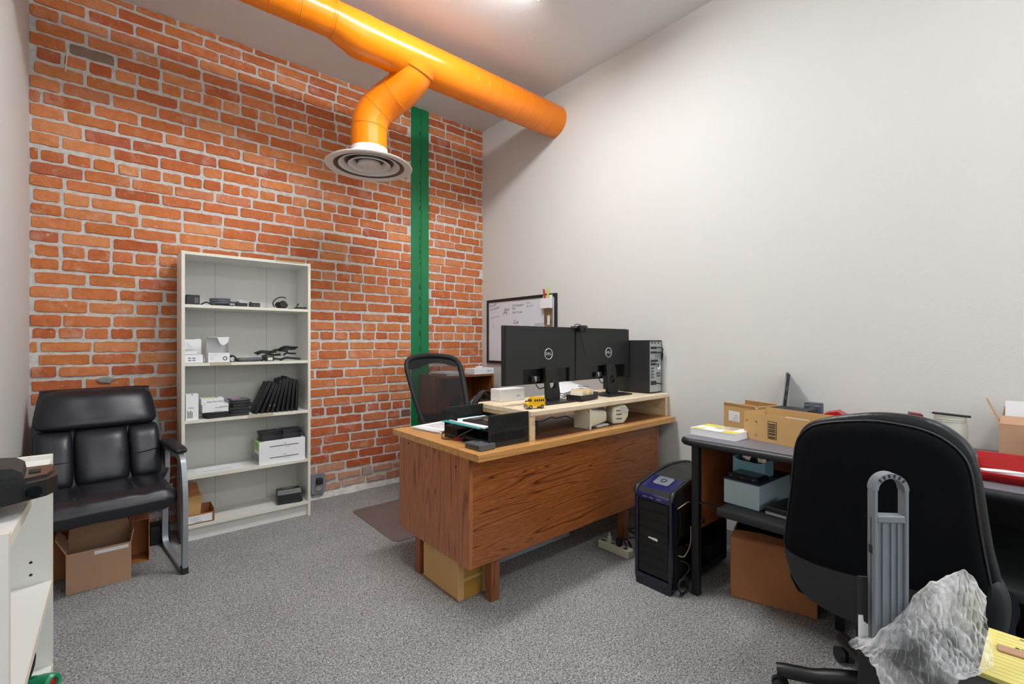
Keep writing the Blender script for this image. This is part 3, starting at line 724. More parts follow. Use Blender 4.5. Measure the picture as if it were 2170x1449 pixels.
# ---- bottom shelf: opened brown cartons and a black phone base
z5 = SH[4]
t = thing('brown_carton', 'brown open carton with white address label on the bottom shelf', 'box', (.415,3.625,z5))
wx, wy, hz = .075, .08, .082
mb = MB(); mb.box(-wx,wx,-wy,-wy+.003,0,hz*.75); mb.box(-wx,wx,wy-.003,wy,0,hz); mb.box(-wx,-wx+.003,-wy,wy,0,hz); mb.box(wx-.003,wx,-wy,wy,0,hz); mb.box(-wx,wx,-wy,wy,0,.003); mb.build('body', M['card3'], t)
lb = MB().box(-.065,.062,-wy-.0006,-wy,.008,.054).build('label_sheet', M['white'], t)
mb = MB()
for i in range(4): mb.box(-.055,-.01+.006*(i%2),-wy-.0009,-wy-.0006,.018+.008*i,.0195+.008*i)
mb.box(-.03,.01,-wy-.0009,-wy-.0006,.010,.0135); mb.build('printing', M['inkgrey'], lb)
t = thing('brown_sleeve', 'tan cardboard sleeve with folded top standing in the bottom shelf carton', 'box', (.385,3.655,z5+.004), .1)
mb = MB(); mb.prism([(-.038,0),(.034,0),(.046,.15),(-.038,.15)], -.028, .028, 'y'); mb.build('body', M['card2'], t)
MB().prism([(-.028,0),(.028,0),(.03,.04),(.008,.072),(-.006,.07),(-.028,.03)], -.0015, .0015, 'y', TR(.004,-.03,.152) @ RX(.25) @ RX(PI)).build('folded_flap', M['card2'], t)
MB().prism([(-.04,0),(.046,0),(.03,.075),(.0,.085),(-.04,.05)], -.0015, .0015, 'y', TR(0,.026,.15) @ RX(-.15)).build('back_flap', M['card3'], t)
t = thing('desk_phone', 'black desk phone at the right of the bottom shelf', 'phone', (.965,3.630,z5), -.16)
mb = MB(); mb.prism([(-.066,0),(.08,0),(.08,.072),(.05,.086),(-.05,.098),(-.072,.07),(-.076,.02)], -.08, .07, 'x'); o = mb.build('body', M['blackp'], t)
MB().prism(rrect(-.05,.04,-.05,.045,.012), .0, .004, 'z', TR(-.005,.0,.0925) @ RX(-.12)).build('face_plate', M['blackg'], t)
mb = MB(); mb.tube([(.018*math.cos(2*PI*k/16)-.008,.014*math.sin(2*PI*k/16)-.01,.0985) for k in range(16)], .0015, 4, closed=True); mb.build('logo', M['steel'], t)
MB().box(.06,.085,-.06,.04,.0,.02,.003).build('cradle', M['blackm'], t)

# ---- electric outlet on the brick wall
t = thing('electric_outlet', 'grey metal outlet plate with a black plug on the brick wall', 'outlet', (1.236, YB-.014, .128))
MB().prism(rrect(-.056,.056,-.078,.078,.022,3), -.03, .02, 'y').build('cover_plate', M['silver'], t)
MB().prism(rrect(-.02,.02,-.052,-.014,.014), -.034, -.03, 'y').build('socket', M['cream'], t)
mb = MB(); mb.box(-.008,-.005,-.0348,-.034,-.04,-.026); mb.box(.005,.008,-.0348,-.034,-.04,-.026); mb.build('slots', M['ink'], t)
MB().box(-.022,.022,-.075,-.031,.004,.05,.006,2).build('plug', M['blackm'], t, 40)
# ================================================================ black leather guest chair (turned slightly)
t = thing('leather_armchair', 'black leather armchair with silver sled arms in front of the brick wall', 'chair', (-.036, 3.295, 0), math.radians(6.0))
# seat: waterfall cushion
def seat_fn(u, v):      # u across, v from back to front and under
    x = -.262+.524*u
    pr = [(.15,.485),(.05,.492),(-.08,.492),(-.18,.497),(-.245,.480),(-.278,.435),(-.268,.385),(-.225,.365),(-.1,.372),(.15,.385)]
    k = v*(len(pr)-1); i = min(int(k), len(pr)-2); f = k-i
    y = pr[i][0]*(1-f)+pr[i+1][0]*f; z = pr[i][1]*(1-f)+pr[i+1][1]*f
    e = min(u, 1-u); cz = .428
    puff = (1-math.exp(-e*26)); z = cz+(z-cz)*(.55+.45*puff); y = y+(.0 if puff > .9 else (1-puff)*.02*(1 if y < 0 else -1))
    if v < .45: z -= .012*math.exp(-((u-.27)/.02)**2)+.012*math.exp(-((u-.73)/.02)**2)
    z += .004*mnoise.noise((u*6, v*7, 2))
    return (x, y, z)
MB().sheet(seat_fn, 44, 40).build('seat', M['leather'], t, 80)
mb = MB()
for sx in (-1,1): mb.add([(sx*.262,p[0],.428+(p[1]-.428)*.56) for p in [(.15,.485),(-.18,.497),(-.245,.480),(-.278,.435),(-.268,.385),(-.225,.365),(.15,.385)]], [tuple(range(7))])
mb.build('seat_side', M['leather'], t)
# backrest: headroll, centre panel, two side panels, shell
def back_at(zl): return .165+.235*((zl-.46)/.52)**1.15 if zl > .46 else .165
def cush(x0,x1,z0,z1,d,rr=.03, tx0=None, tx1=None):
    """upholstered panel: rounded rectangle face that swells d out of the shell"""
    tx0 = x0 if tx0 is None else tx0; tx1 = x1 if tx1 is None else tx1
    f = lambda s_: max(0, 1-abs(2*s_-1)**5)**.5
    def fn(u, v):
        uu = .5-.5*math.cos(PI*u); vv = .5-.5*math.cos(PI*v); uu = .5*u+.5*uu; vv = .5*v+.5*vv
        a = x0+(tx0-x0)*vv**2; b_ = x1+(tx1-x1)*vv**2
        z = z0+(z1-z0)*vv
        x = a+(b_-a)*uu
        zc = (z0+z1)/2; xc = (a+b_)/2
        cr = (abs(2*uu-1)**6)*(abs(2*vv-1)**6)*.35*rr     # corners pulled in
        x += -cr*(1 if x > xc else -1); z += -cr*(1 if z > zc else -1)
        return (x, back_at(z)+.012-(d+.012)*f(uu)*f(vv), z)
    return MB().sheet(fn, 26, 26)
def wr(mb, a=.004, s=9):
    mb.v = [(x, y+a*mnoise.noise((x*s, z*s*1.6, 5)), z) for x,y,z in mb.v]; return mb
wr(cush(-.268,.268,.765,.985,.060,.05,-.235,.235)).build('headrest', M['leather'], t, 70)
wr(cush(-.115,.125,.470,.772,.050,.03)).build('centre_panel', M['leather'], t, 70)
for sx in (-1,1):
    a, b_ = sorted((sx*.118+.004, sx*.272))
    p = wr(cush(a,b_,.470,.770,.047,.03)).build('side_panel', M['leather'], t, 70)
    x0, x1 = a+.012, b_-.012; zq = .61
    MB().tube([(x0+(x1-x0)*k/8, back_at(zq)-.0475+.012*abs(k/4-1)**4, zq+(.02 if sx > 0 else 0)*(k/8)) for k in range(9)], .0022, 5).build('stitch_line', M['leather_seam'], p)
P = resample2([(-.285,.44),(-.285,.65),(-.275,.80),(-.245,.965),(-.22,.985),(0,.988),(.22,.985),(.245,.965),(.275,.80),(.285,.65),(.285,.44),(0,.43)],4)
mb = MB(); mb.pillow(P, .012, .03, 5, 2.6); mb.v = [(x, y+back_at(z)+.018, z) for x,y,z in mb.v]; mb.build('back_shell', M['leather'], t, 70)
# sled arms: flat silver bars
for sx in (-1,1):
    x = sx*.300
    P = smooth_path([(x,.20,.50),(x,.245,.30),(x,.262,.10),(x,.24,.030),(x,.16,.018),(x,-.10,.018),(x,-.232,.018)], 5)
    MB().ribbon([(p.x,p.y,p.z) for p in P], .020, .030, None, (1,0,0)).build('floor_runner', M['silver'], t)
    P = smooth_path([(x,-.238,.0),(x,-.243,.12),(x,-.25,.30),(x,-.243,.45),(x,-.215,.56),(x,-.17,.615),(x,-.05,.632),(x,.15,.63),(x,.20,.60),(x,.205,.50)], 5)
    MB().ribbon([(p.x,p.y,p.z+.030) if i == 0 else tuple(p) for i,p in enumerate(P)], .045, .024, None, (1,0,0)).build('arm_frame', M['silver'], t)
    MB().box(x-.016,x+.016,-.262,-.222,0,.040,.003).build('foot_cap', M['blackm'], t)
    mb = MB(); mb.pillow(resample2([(-.034,-.22),(.0,-.235),(.034,-.22),(.030,0),(.027,.17),(0,.18),(-.027,.17),(-.03,0)],4), .016, .018, 5, 3.0, TR(x,0,.656) @ RX(-PI/2) @ Matrix.Scale(-1,4,(0,0,1)), .5); mb.build('arm_pad', M['blackm'], t, 60)
    MB().cyl((sx*.262,.05,.42),(x,.05,.42),.014,n=12).build('side_bracket', M['darkmetal'], t, 60)
    MB().box(min(sx*.25,x),max(sx*.25,x),.2,.215,.46,.49).build('back_bracket', M['darkmetal'], t)
    MB().box(x-.012,x+.012,.235,.26,0,.02,.002).build('foot_cap', M['blackm'], t)

# ---------------------------------------------------------------- cardboard boxes under the chair
def open_carton(name, label, loc, rotz, wx, wy, hz, mt, th=.004, flaps=()):
    t = thing(name, label, 'box', loc, rotz)
    mb = MB(); mb.box(-wx,wx,-wy,-wy+th,0,hz); mb.box(-wx,wx,wy-th,wy,0,hz); mb.box(-wx,-wx+th,-wy+th,wy-th,0,hz); mb.box(wx-th,wx,-wy+th,wy-th,0,hz); mb.box(-wx+th,wx-th,-wy+th,wy-th,0,th)
    mb.build('body', mt, t)
    for side, ln, ang in flaps:      # side: 'f','b','l','r'; ang: rotation outwards from upright
        w_ = wx if side in 'fb' else wy
        R = {'f': TR(0,-wy+th/2,hz), 'b': TR(0,wy-th/2,hz) @ RZ(PI), 'l': TR(-wx+th/2,0,hz) @ RZ(-PI/2), 'r': TR(wx-th/2,0,hz) @ RZ(PI/2)}[side]
        MB().prism([(-w_,0),(w_,0),(w_-.008,ln),(-w_+.008,ln)], -th/2, th/2, 'y', R @ RX(ang)).build('flap', mt, t)
    return t
t = open_carton('cardboard_box', 'open brown cardboard box with a white tape strip under the leather chair', (-.062,3.295,0), .02, .126,.098,.200, M['card'], flaps=(('l',.09,.45),('b',.085,.1),('r',.06,.2)))
MB().box(-.02,.115,-.0985,-.098,.172,.190).build('tape_strip', M['white'], t)
MB().sheet(lambda u,v: (-.10+.2*u,-.07+.14*v,.15+.03*mnoise.noise((u*4,v*4,1))), 10, 8).build('plastic_liner', M['clear'], t, 70)
t = thing('cardboard_box', 'brown cardboard box lying on its side behind the open box under the chair', 'box', (.100,3.475,0), .0)
wx, wy, hz, th = .052, .075, .245, .004
mb = MB(); mb.box(-wx,wx,wy-th,wy,0,hz); mb.box(-wx,-wx+th,-wy,wy-th,0,hz); mb.box(wx-th,wx,-wy,wy-th,0,hz); mb.box(-wx+th,wx-th,-wy,wy-th,0,th); mb.box(-wx+th,wx-th,-wy,wy-th,hz-th,hz); mb.build('body', M['card3'], t)
MB().prism([(0,0),(.004,0),(.0,.11),(-.004,.11)], -wy, wy, 'y', TR(-.048,0,hz) @ RY(.5) @ RX(0)).build('flap', M['card3'], t)
t = open_carton('cardboard_box', 'dark cardboard box at the far left under the leather chair', (-.255,3.50,0), .0, .06,.075,.205, M['card3'], flaps=(('f',.04,.5),))
t = thing('black_case', 'black case on the floor behind the leather chair leg', 'case', (.215,3.685,0)); MB().box(-.05,.05,-.06,.06,0,.115,.006,2).build('body', M['blackm'], t, 40); MB().box(-.05,.05,-.061,.061,.07,.074).build('lid_line', M['leather_seam'], t)

# ================================================================ low white bookcase along the left wall
FX = -.110; Y0, Y1 = .92, 1.516; ZT = 1.0
t = thing('low_bookcase', 'low white open bookcase along the left wall near the camera', 'bookcase', (FX, (Y0+Y1)/2, 0))
hw = (Y1-Y0)/2; D = FX-XL-.004
for sy in (-1,1):
    p = MB().box(-D, -.001, sy*hw, sy*(hw-.018), 0, ZT).build('side_panel', M['lam'], t)
    MB().box(-.001, .0005, sy*hw, sy*(hw-.018), 0, ZT).build('edge_band', M['lam_edge'], p)
    MB().box(-D, 0, sy*hw, sy*(hw-.018), ZT, ZT+.0008).build('edge_band', M['lam_edge'], p)
    if sy > 0:
        for zz in (.764,.736): MB().cyl((-.034,hw-.0185,zz),(-.034,hw-.0178,zz),.003,n=10).build('pin_hole', M['ink'], p)
for zz in (ZT-.008, .714, .519, .09):
    p = MB().box(-D, -.002, -hw+.018, hw-.018, zz-.018, zz).build('shelf', M['lam'], t)
    MB().box(-.002, 0, -hw+.018, hw-.018, zz-.018, zz).build('edge_band', M['lam_edge'], p)
MB().box(-D, -D+.004, -hw+.018, hw-.018, .09, ZT-.026).build('back_panel', M['lam_back'], t)
MB().box(-.03, -.018, -hw+.018, hw-.018, 0, .072).build('kick_board', M['lam'], t)
# black hole punch / binding device on top
t = thing('binding_machine', 'black desktop binding device on top of the low white bookcase', 'device', (-.212, 1.095, ZT-.0078), math.radians(4))
mb = MB(); mb.prism([(-.15,-.085),(.075,-.085),(.125,-.055),(.138,-.03),(.138,.055),(-.15,.055)], .022, .048, 'z'); mb.build('base_plate', M['blackp'], t)
M['bronze'] = mat('bronze_gloss_plastic', (58,46,42), .2, var=.1)
MB().prism([(.0,-.05),(.085,-.05),(.125,-.03),(.132,.0),(.132,.05),(.0,.05)], .048, .052, 'z').build('cover_plate', M['bronze'], t)
MB().prism([(-.15,-.075),(.04,-.075),(.07,-.045),(.07,.045),(-.15,.045)], 0, .022, 'z').build('foot_plate', M['blackm'], t)
mb = MB(); mb.prism([(-.15,.048),(.094,.048),(.100,.053),(.098,.064),(.088,.072),(.06,.075),(-.15,.075)], -.055, .045, 'y'); mb.build('head', M['blackm'], t)
mb = MB(); mb.prism([(-.15,.048),(.103,.048),(.100,.056),(-.15,.058)], -.06, -.054, 'y'); mb.build('head_lip', M['blackp'], t)
MB().box(.104,.118,-.008,.018,.0515,.0535).build('recess', M['leather_seam'], t)
MB().cyl((.108,-.062,.034),(.113,-.071,.034),.009,n=16).build('knob', M['blackg'], t, 60)
MB().cyl((.045,-.065,.011),(.045,-.08,.011),.009,n=16).build('knob', M['blackg'], t, 60)
# things on its lower shelf
zs = .519
t = thing('spray_nozzle', 'green grip nozzle with a red core on the lower shelf of the low bookcase', 'nozzle', (-.118,1.385,zs+.0215), 0, rot=(0,math.radians(82),math.radians(-38)))
MB().lathe([(.0005,-.06),(.014,-.06),(.017,-.04),(.0168,-.015),(.0195,0),(.019,.024),(.015,.029),(.010,.027),(.009,.016)], 24).build('grip', M['hosegreen'], t, 35)
MB().lathe([(.0095,.022),(.007,.024),(.0005,.025)], 20).build('core', M['red'], t, 60)
for k in range(6): MB().box(.0165,.0205,-.0025,.0025,-.035,-.003,.001,1,RZ(k*PI/3)).build('rib', M['hosegreen'], t)
cable('hose', 'thick black hose with white stripes looped on the lower shelf of the low bookcase', [(-.30,1.30,zs+.013),(-.22,1.29,zs+.03),(-.155,1.32,zs+.05),(-.135,1.38,zs+.085),(-.165,1.43,zs+.105),(-.21,1.45,zs+.07),(-.27,1.46,zs+.013)], .011)
t = MB().sheet(lambda u,v: (-.34+.10*u,.96+.2*v,zs+.008+.06*math.sin(PI*u)*math.sin(PI*v)*(1+.4*mnoise.noise((u*6,v*6,1)))), 12, 12).build('plastic_bag', M['clear'], None, 70); tag(t, 'clear plastic bag on the lower shelf of the low bookcase', 'bag')
t = MB().sheet(lambda u,v: (-.34+.19*u,1.0+.28*v,.7146+.004*math.sin(PI*u)), 6, 6, .0006).build('plastic_sleeve', M['frost']); tag(t, 'frosted plastic sleeve lying on the middle shelf of the low bookcase', 'sleeve')
# ================================================================ oak desk
ZD = .755
t = thing('wooden_desk', 'large oak desk with an overhanging top and square legs', 'desk', (2.055, 2.09, 0))
ox_, oy_ = 2.055, 2.09
def dk(x0,x1,y0,y1,z0,z1,bev=0): return MB().box(x0-ox_,x1-ox_,y0-oy_,y1-oy_,z0,z1,bev)
p = dk(1.231,2.882,1.672,2.512,ZD-.034,ZD-.0006,.0012).build('desktop', M['oak_top'], t)
M['top_dark'] = wood('dark_desktop_wood', (88,54,30), (112,72,44), (126,84,52), 'x', 1.0, .4, .15, 5)
dk(1.66,2.85,1.742,2.45,ZD-.0008,ZD).build('writing_surface', M['top_dark'], p)  # darker wood tone over the desktop between the riser uprights
dk(1.236,1.256,1.7492,2.437,.211,ZD-.034).build('side_panel', M['oak_side'], t)
for y, z in ((1.86,.665),(2.33,.70)): MB().cyl((1.235-ox_,y-oy_,z),(1.2362-ox_,y-oy_,z),.006,n=10).build('screw_cap', M['ink'], t)
dk(1.2565,2.7795,1.75,1.77,.211,ZD-.034).build('front_panel', M['oak_front'], t)
dk(2.78,2.80,1.7492,2.437,.211,ZD-.034).build('side_panel', M['oak_side'], t)
dk(1.257,2.779,2.40,2.42,.42,ZD-.034).build('apron', M['oak_side'], t)
for x, y in ((1.383,1.772),(1.257,2.243),(2.44,1.772),(2.70,2.30)):
    dk(x,x+.052,y,y+.05,0,.30,.002).build('leg', M['oak_leg'], t)
dk(1.45,2.46,1.80,2.26,.28,.30).build('underframe', M['oak_leg'], t)
# riser shelf of pale pine
t = thing('pine_riser', 'pale pine shelf riser standing on the wooden desk', 'shelf', (2.255, 1.95, ZD))
def rs(x0,x1,y0,y1,z0,z1,bev=0): return MB().box(x0-2.255,x1-2.255,y0-1.95,y1-1.95,z0,z1,bev)
rs(1.605,2.890,1.728,2.19,.123,.155,.006).build('board', M['pine'], t)
rs(1.602,1.640,1.738,1.775,0,.123).build('upright', M['pine_y'], t)
rs(1.602,1.640,2.13,2.185,0,.123).build('upright', M['pine_y'], t)
rs(1.604,1.626,1.776,2.13,.085,.123).build('side_rail', M['pine_y'], t)
rs(2.862,2.888,1.735,2.185,0,.123).build('upright', M['pine_y'], t)
rs(1.65,2.85,2.168,2.184,.04,.123).build('back_rail', M['pine'], t)
ZR = ZD+.155+.0005
# ---------------------------------------------------------------- monitors seen from behind
def monitor(x, y, rz, label, cable_side=1):
    t = thing('monitor', label, 'monitor', (x, y, ZR), rz, 'monitors on the pine riser')
    W, Hh, Z0 = .556, .332, .108
    mb = MB(); mb.box(-W/2,W/2,-.010,.014,Z0,Z0+Hh,.003,2); mb.build('housing', M['blackm'], t, 40)
    MB().box(-W/2+.008,W/2-.008,.0141,.0146,Z0+.016,Z0+Hh-.008).build('screen', M['screen'], t)
    n0, n1, nz = -W/2+.125, W/2-.050, Z0+.088        # notch for ports and stand
    b_ = MB().prism([(-W/2+.001,Z0+.002),(n0,Z0+.002),(n0,nz),(n1,nz),(n1,Z0+.002),(W/2-.001,Z0+.002),(W/2-.004,Z0+Hh-.004),(-W/2+.004,Z0+Hh-.004)], -.027, -.010, 'y').build('back_cover', M['blackm'], t)
    MB().box(-.17,.20,-.0275,-.0268,Z0+Hh-.026,Z0+Hh-.0225).build('vent_slot', M['leather_seam'], b_)
    for x0,x1,z0,z1 in ((-.019,-.0176,.09,.232),(.1126,.114,.09,.232),(-.019,.114,.231,.2324)): MB().box(x0,x1,-.0273,-.0268,Z0+z0,Z0+z1).build('panel_line', M['leather_seam'], b_)
    MB().box(n0+.001,n1-.001,-.0125,-.010,Z0+.004,nz).build('port_bay', M['blackg'], t)
    for i in range(3): MB().box(-.085+.022*i,-.070+.022*i,-.03,-.012,Z0+.015,Z0+.045,.002).build('plug', M['steel'] if i == 1 else M['blackp'], t)
    lg = MB(); R = .031; zc = Z0+.172; cxl = .048
    lg.tube([(cxl+R*math.cos(2*PI*k/32),-.0275,zc+R*math.sin(2*PI*k/32)) for k in range(32)], .0022, 6, closed=True); lg.build('logo_ring', M['steelwhite'], b_)
    text_mb('DELL', .0225, M=TR(cxl,-.0278,zc)).build('logo_lettering', M['steelwhite'], b_)
    # stand
    st = MB(); st.prism([(-.050,.10),(.050,.10),(.058,-.006),(.026,-.006)], 0, 0) if False else None
    th = .016
    P = [(-.002,.205),(.092,.205),(.122,.010),(.010,.010)]
    nk = MB()
    cx, cz, r = .056, .105, .027; N_ = 24
    hole = [(cx+r*math.cos(2*PI*k/N_), cz+r*math.sin(2*PI*k/N_)) for k in range(N_)]
    def edge_pt(a):
        d = Vector((math.cos(a), math.sin(a))); best = 9
        for i in range(4):
            A = Vector(P[i]); B = Vector(P[(i+1)%4]); e = B-A; c = Vector((cx,cz)); den = d.x*e.y-d.y*e.x
            if abs(den) < 1e-9: continue
            s_ = ((A-c).x*e.y-(A-c).y*e.x)/den; q = ((A-c).x*d.y-(A-c).y*d.x)/den
            if s_ > 0 and -1e-6 <= q <= 1+1e-6: best = min(best, s_)
        return (cx+d.x*best, cz+d.y*best)
    outer = [edge_pt(2*PI*k/N_) for k in range(N_)]
    V = [(p[0],-.05-.1*(.2-p[1])*.35,p[1]) for p in hole]+[(p[0],-.05-.1*(.2-p[1])*.35,p[1]) for p in outer]+[(p[0],-.034,p[1]) for p in hole]+[(p[0],-.034,p[1]) for p in outer]
    F = []
    for k in range(N_):
        j = (k+1)%N_
        F += [(k,j,N_+j,N_+k),(2*N_+k,3*N_+k,3*N_+j,2*N_+j),(k,2*N_+k,2*N_+j,j),(N_+k,N_+j,3*N_+j,3*N_+k)]
    nk.add(V, F); nk.build('neck', M['blackp'], t)
    MB().tube([(cx+r*math.cos(2*PI*k/N_),-.0535,cz+r*math.sin(2*PI*k/N_)) for k in range(N_)], .002, 5, closed=True).build('hole_rim', M['blackg'], t)
    MB().box(.02,.10,-.036,-.010,.13,.19).build('mount', M['blackp'], t)
    MB().box(-.075,.165,-.135,.045,0,.010,.003).build('base', M['blackp'], t)
    MB().tube(smooth_path([(-.063,-.025,Z0+.03),(-.060,-.035,Z0-.0),(-.035,-.035,Z0-.025),(.01,-.033,Z0-.02)],5), .003, 6).build('video_cable', M['rubber'], t, 60)
    return t
M['steelwhite'] = mat('silver_logo_print', (224,226,228), .35, .2, var=.03)
monitor(1.880, 1.955, 0, 'left black monitor seen from behind, yellow toy bus beside its base')
monitor(2.453, 1.965, 0, 'right black monitor seen from behind, next to the black computer')
t = thing('webcam', 'black webcam clipped between the two monitors', 'webcam', (2.195, 1.925, ZR+.4405))
MB().box(-.028,.032,-.045,.0,-.03,.012,.009,2).build('body', M['blackp'], t, 40)
MB().box(-.05,-.012,-.02,.03,.0,.006,.002).build('clip', M['blackm'], t)
MB().cyl((.002,-.049,-.01),(.002,-.044,-.01),.011,n=16).build('lens', M['blackg'], t, 60)
MB().tube(smooth_path([(-.045,0,.008),(-.052,-.02,.018),(-.034,-.045,.006),(-.042,-.05,-.06),(-.03,-.055,-.11),(-.005,-.05,-.155),(.02,-.046,-.19)],5), .0024, 6).build('cable', M['rubber'], t, 60)
# ---------------------------------------------------------------- tower computer on the riser, rear side out
t = thing('computer_tower', 'black tower computer on the pine riser showing its silver port side', 'computer', (2.8155, 1.978, ZR))
MB().box(-.077,.077,-.195,.195,.004,.362,.002).build('case', M['blackm'], t)
r_ = MB().box(-.070,.066,-.1975,-.194,.010,.352).build('rear_plate', M['steel'], t)
for i, (x0,x1,z0,z1,mt) in enumerate(((-.06,.0,.302,.318,'blackp'),(-.06,.0,.272,.286,'blackp'),(-.058,.02,.213,.229,'blackg'),(-.06,-.01,.192,.206,'blackp'),(-.056,-.03,.165,.176,'greyp'),(-.056,-.03,.145,.156,'greyp'),(-.056,-.03,.124,.135,'greyp'),(-.056,-.03,.104,.115,'greyp'),(.01,.05,.112,.123,'greyp'),(.01,.05,.13,.14,'greyp'),(-.058,.0,.058,.085,'blackp'))):
    MB().box(x0,x1,-.203,-.197,z0,z1,.001).build('port', M[mt], r_)
for i in range(5): MB().box(-.01,.06,-.1985,-.1972,.236+.0085*i,.239+.0085*i).build('slot_cover', M['greyp'], r_)
for x in (-.056,-.02,.02): MB().box(x,x+.022,-.1985,-.1972,.34,.348).build('latch', M['blackm'], r_)
MB().box(.012,.05,-.204,-.199,.16,.19,.002,1).build('label_tag', M['white'], r_)
for pts in ([(-.02,-.2,.31),(.02,-.222,.312),(.055,-.218,.30),(.072,-.2,.27),(.074,-.19,.2)],[(-.02,-.2,.279),(.03,-.22,.278),(.066,-.21,.27),(.074,-.198,.22)],[(-.02,-.2,.199),(.0,-.215,.198),(.015,-.21,.18)],[(.0,-.2,.07),(.04,-.215,.062),(.072,-.2,.06)]):
    MB().tube(smooth_path(pts,5), .0035, 6).build('lead', M['rubber'], t, 60)
# ---------------------------------------------------------------- small things on the riser
t = brick_box('white_carton', 'shiny white carton on the left end of the pine riser', 'box', 1.702,1.888,2.092,2.19,ZR,ZR+.072, M['whitebox'], .002)
text_mb('smart', .012, .2, M=TR(.04,-.0495,.03)).build('lettering', M['inkgrey'], t)
# toy bus
t = thing('toy_bus', 'yellow toy school bus on the corner of the pine riser', 'toy', (1.678, 1.782, ZR), math.radians(-14))
mb = MB(); mb.prism([(-.054,.012),(.052,.012),(.052,.050),(.047,.056),(-.018,.056),(-.024,.052),(-.030,.036),(-.048,.033),(-.054,.026)], -.021, .021, 'y'); mb.build('body', M['yellow'], t)
MB().prism([(-.022,.055),(.050,.055),(.044,.061),(-.016,.061)], -.018, .018, 'y').build('roof', M['yellow'], t)
for i in range(5):
    for sy in (-1,1): MB().box(-.012+.0125*i,-.0045+.0125*i,sy*.0213,sy*.0207,.038,.050).build('window', M['blackg'], t)
for sy in (-1,1): MB().prism([(-.0315,.038),(-.0262,.0505),(-.0252,.050),(-.0305,.0375)], sy*.016, sy*.003, 'y').build('windscreen', M['blackg'], t)
MB().box(-.0555,-.0535,-.014,.014,.016,.026).build('grille', M['silver'], t)
MB().box(-.0585,-.050,-.021,.021,.008,.013,.001).build('bumper', M['silver'], t)
for x in (-.034,.034):
    for sy in (-1,1):
        wl = MB().cyl((x,sy*.022,.0105),(x,sy*.014,.0105),.0105,n=16).build('wheel', M['rubber'], t, 60); MB().cyl((x,sy*.0225,.0105),(x,sy*.0215,.0105),.0058,n=12).build('hub', M['silver'], wl, 60)
for x in (-.020,-.013,-.006): MB().box(x,x+.003,-.003,.003,.061,.0625).build('marker_light', M['amber'], t)
# card tray with index cards
t = thing('card_tray', 'open black card tray between the monitor stands', 'tray', (2.155, 1.86, ZR), math.radians(6))
mb = MB(); mb.prism([(-.10,.004),(.055,.004),(.085,.030),(.085,.046),(.080,.046),(.052,.009),(-.096,.009),(-.096,.036),(-.10,.036)], -.05, .05, 'y')
mb.box(-.10,.083,-.05,-.046,.004,.034); mb.box(-.10,.083,.046,.05,.004,.034); mb.build('tray', M['blackm'], t)
for sy in (-1,1): MB().box(-.08,-.06,sy*.04-.008,sy*.04+.008,0,.005).build('foot', M['blackm'], t)
M['indexcard2'] = mat('cream_index_card', (240,228,200), .8, var=.05)
M['indexcard'] = mat('buff_index_card', (228,206,160), .8, var=.08, vscale=30)
for i in range(13):
    x = -.084+.0098*i; hq = .052+.009*((i*7)%4)/3
    o = MB().box(-.0016,.0016,-.042,.042,0,hq,.0004).build('index_card', M['indexcard'] if i % 2 else M['indexcard2'])
    tag(o, 'buff index card, %s from the left in the black card tray' % ['first','second','third','fourth','fifth','sixth','seventh','eighth','ninth','tenth','eleventh','twelfth','thirteenth'][i], 'card', 'index cards in the black tray')
    a6 = math.radians(6); o.location = (2.155+math.cos(a6)*x, 1.86+math.sin(a6)*x+.004*((i*5)%3-1), ZR+.0102); o.rotation_euler = (0, .30+.03*(i%3) if i < 7 else .12+.03*(i%3), a6)
tag(at(MB().box(-.05,.05,-.012,.012,0,.004,.001).build('blue_tag', mat('blue_tag_card',(40,100,160),.5)), (2.19,1.885,ZR+.0745), .2, rot=(0,.1,.2)), 'blue card tag lying on top of the index cards', 'tag')
def paper_stack(name, label, loc, rz, w_, d_, h_, mt, n=4, seed=1, cat='papers'):
    t = thing(name, label, cat, loc, rz); rg = random.Random(seed)
    for i in range(n):
        z0 = h_*i/n; a, b_, c = rg.uniform(-.01,.01), rg.uniform(-.01,.01), rg.uniform(-.04,.04)
        MB().box(-w_/2,w_/2,-d_/2,d_/2,z0,z0+h_/n*.92,0,1,TR(a,b_,0) @ RZ(c)).build('sheet', mt, t)
    return t
t = thing('crumpled_paper', 'crumpled white papers piled behind the card tray', 'papers', (2.27, 2.065, ZR), .05)
for i in range(3):
    MB().sheet(lambda u,v: (-.16+.32*u+.01*i, -.055+.12*v, .004+.012*i+.05*math.sin(PI*u)*(.4+.6*v)*(1+.5*mnoise.noise((u*4+i*3,v*4,i)))+.01*v), 14, 10, .0006).build('sheet', M['white'], t, 40)
t = MB().sheet(lambda u,v: (2.275+.085*u-.02*v, 1.885+.11*v, ZR+.003+.045*(1-abs(2*u-1))*(.25+.75*v)), 8, 6, .0006).build('folded_paper', M['white']); tag(t, 'folded white paper tented beside the right monitor stand', 'paper')

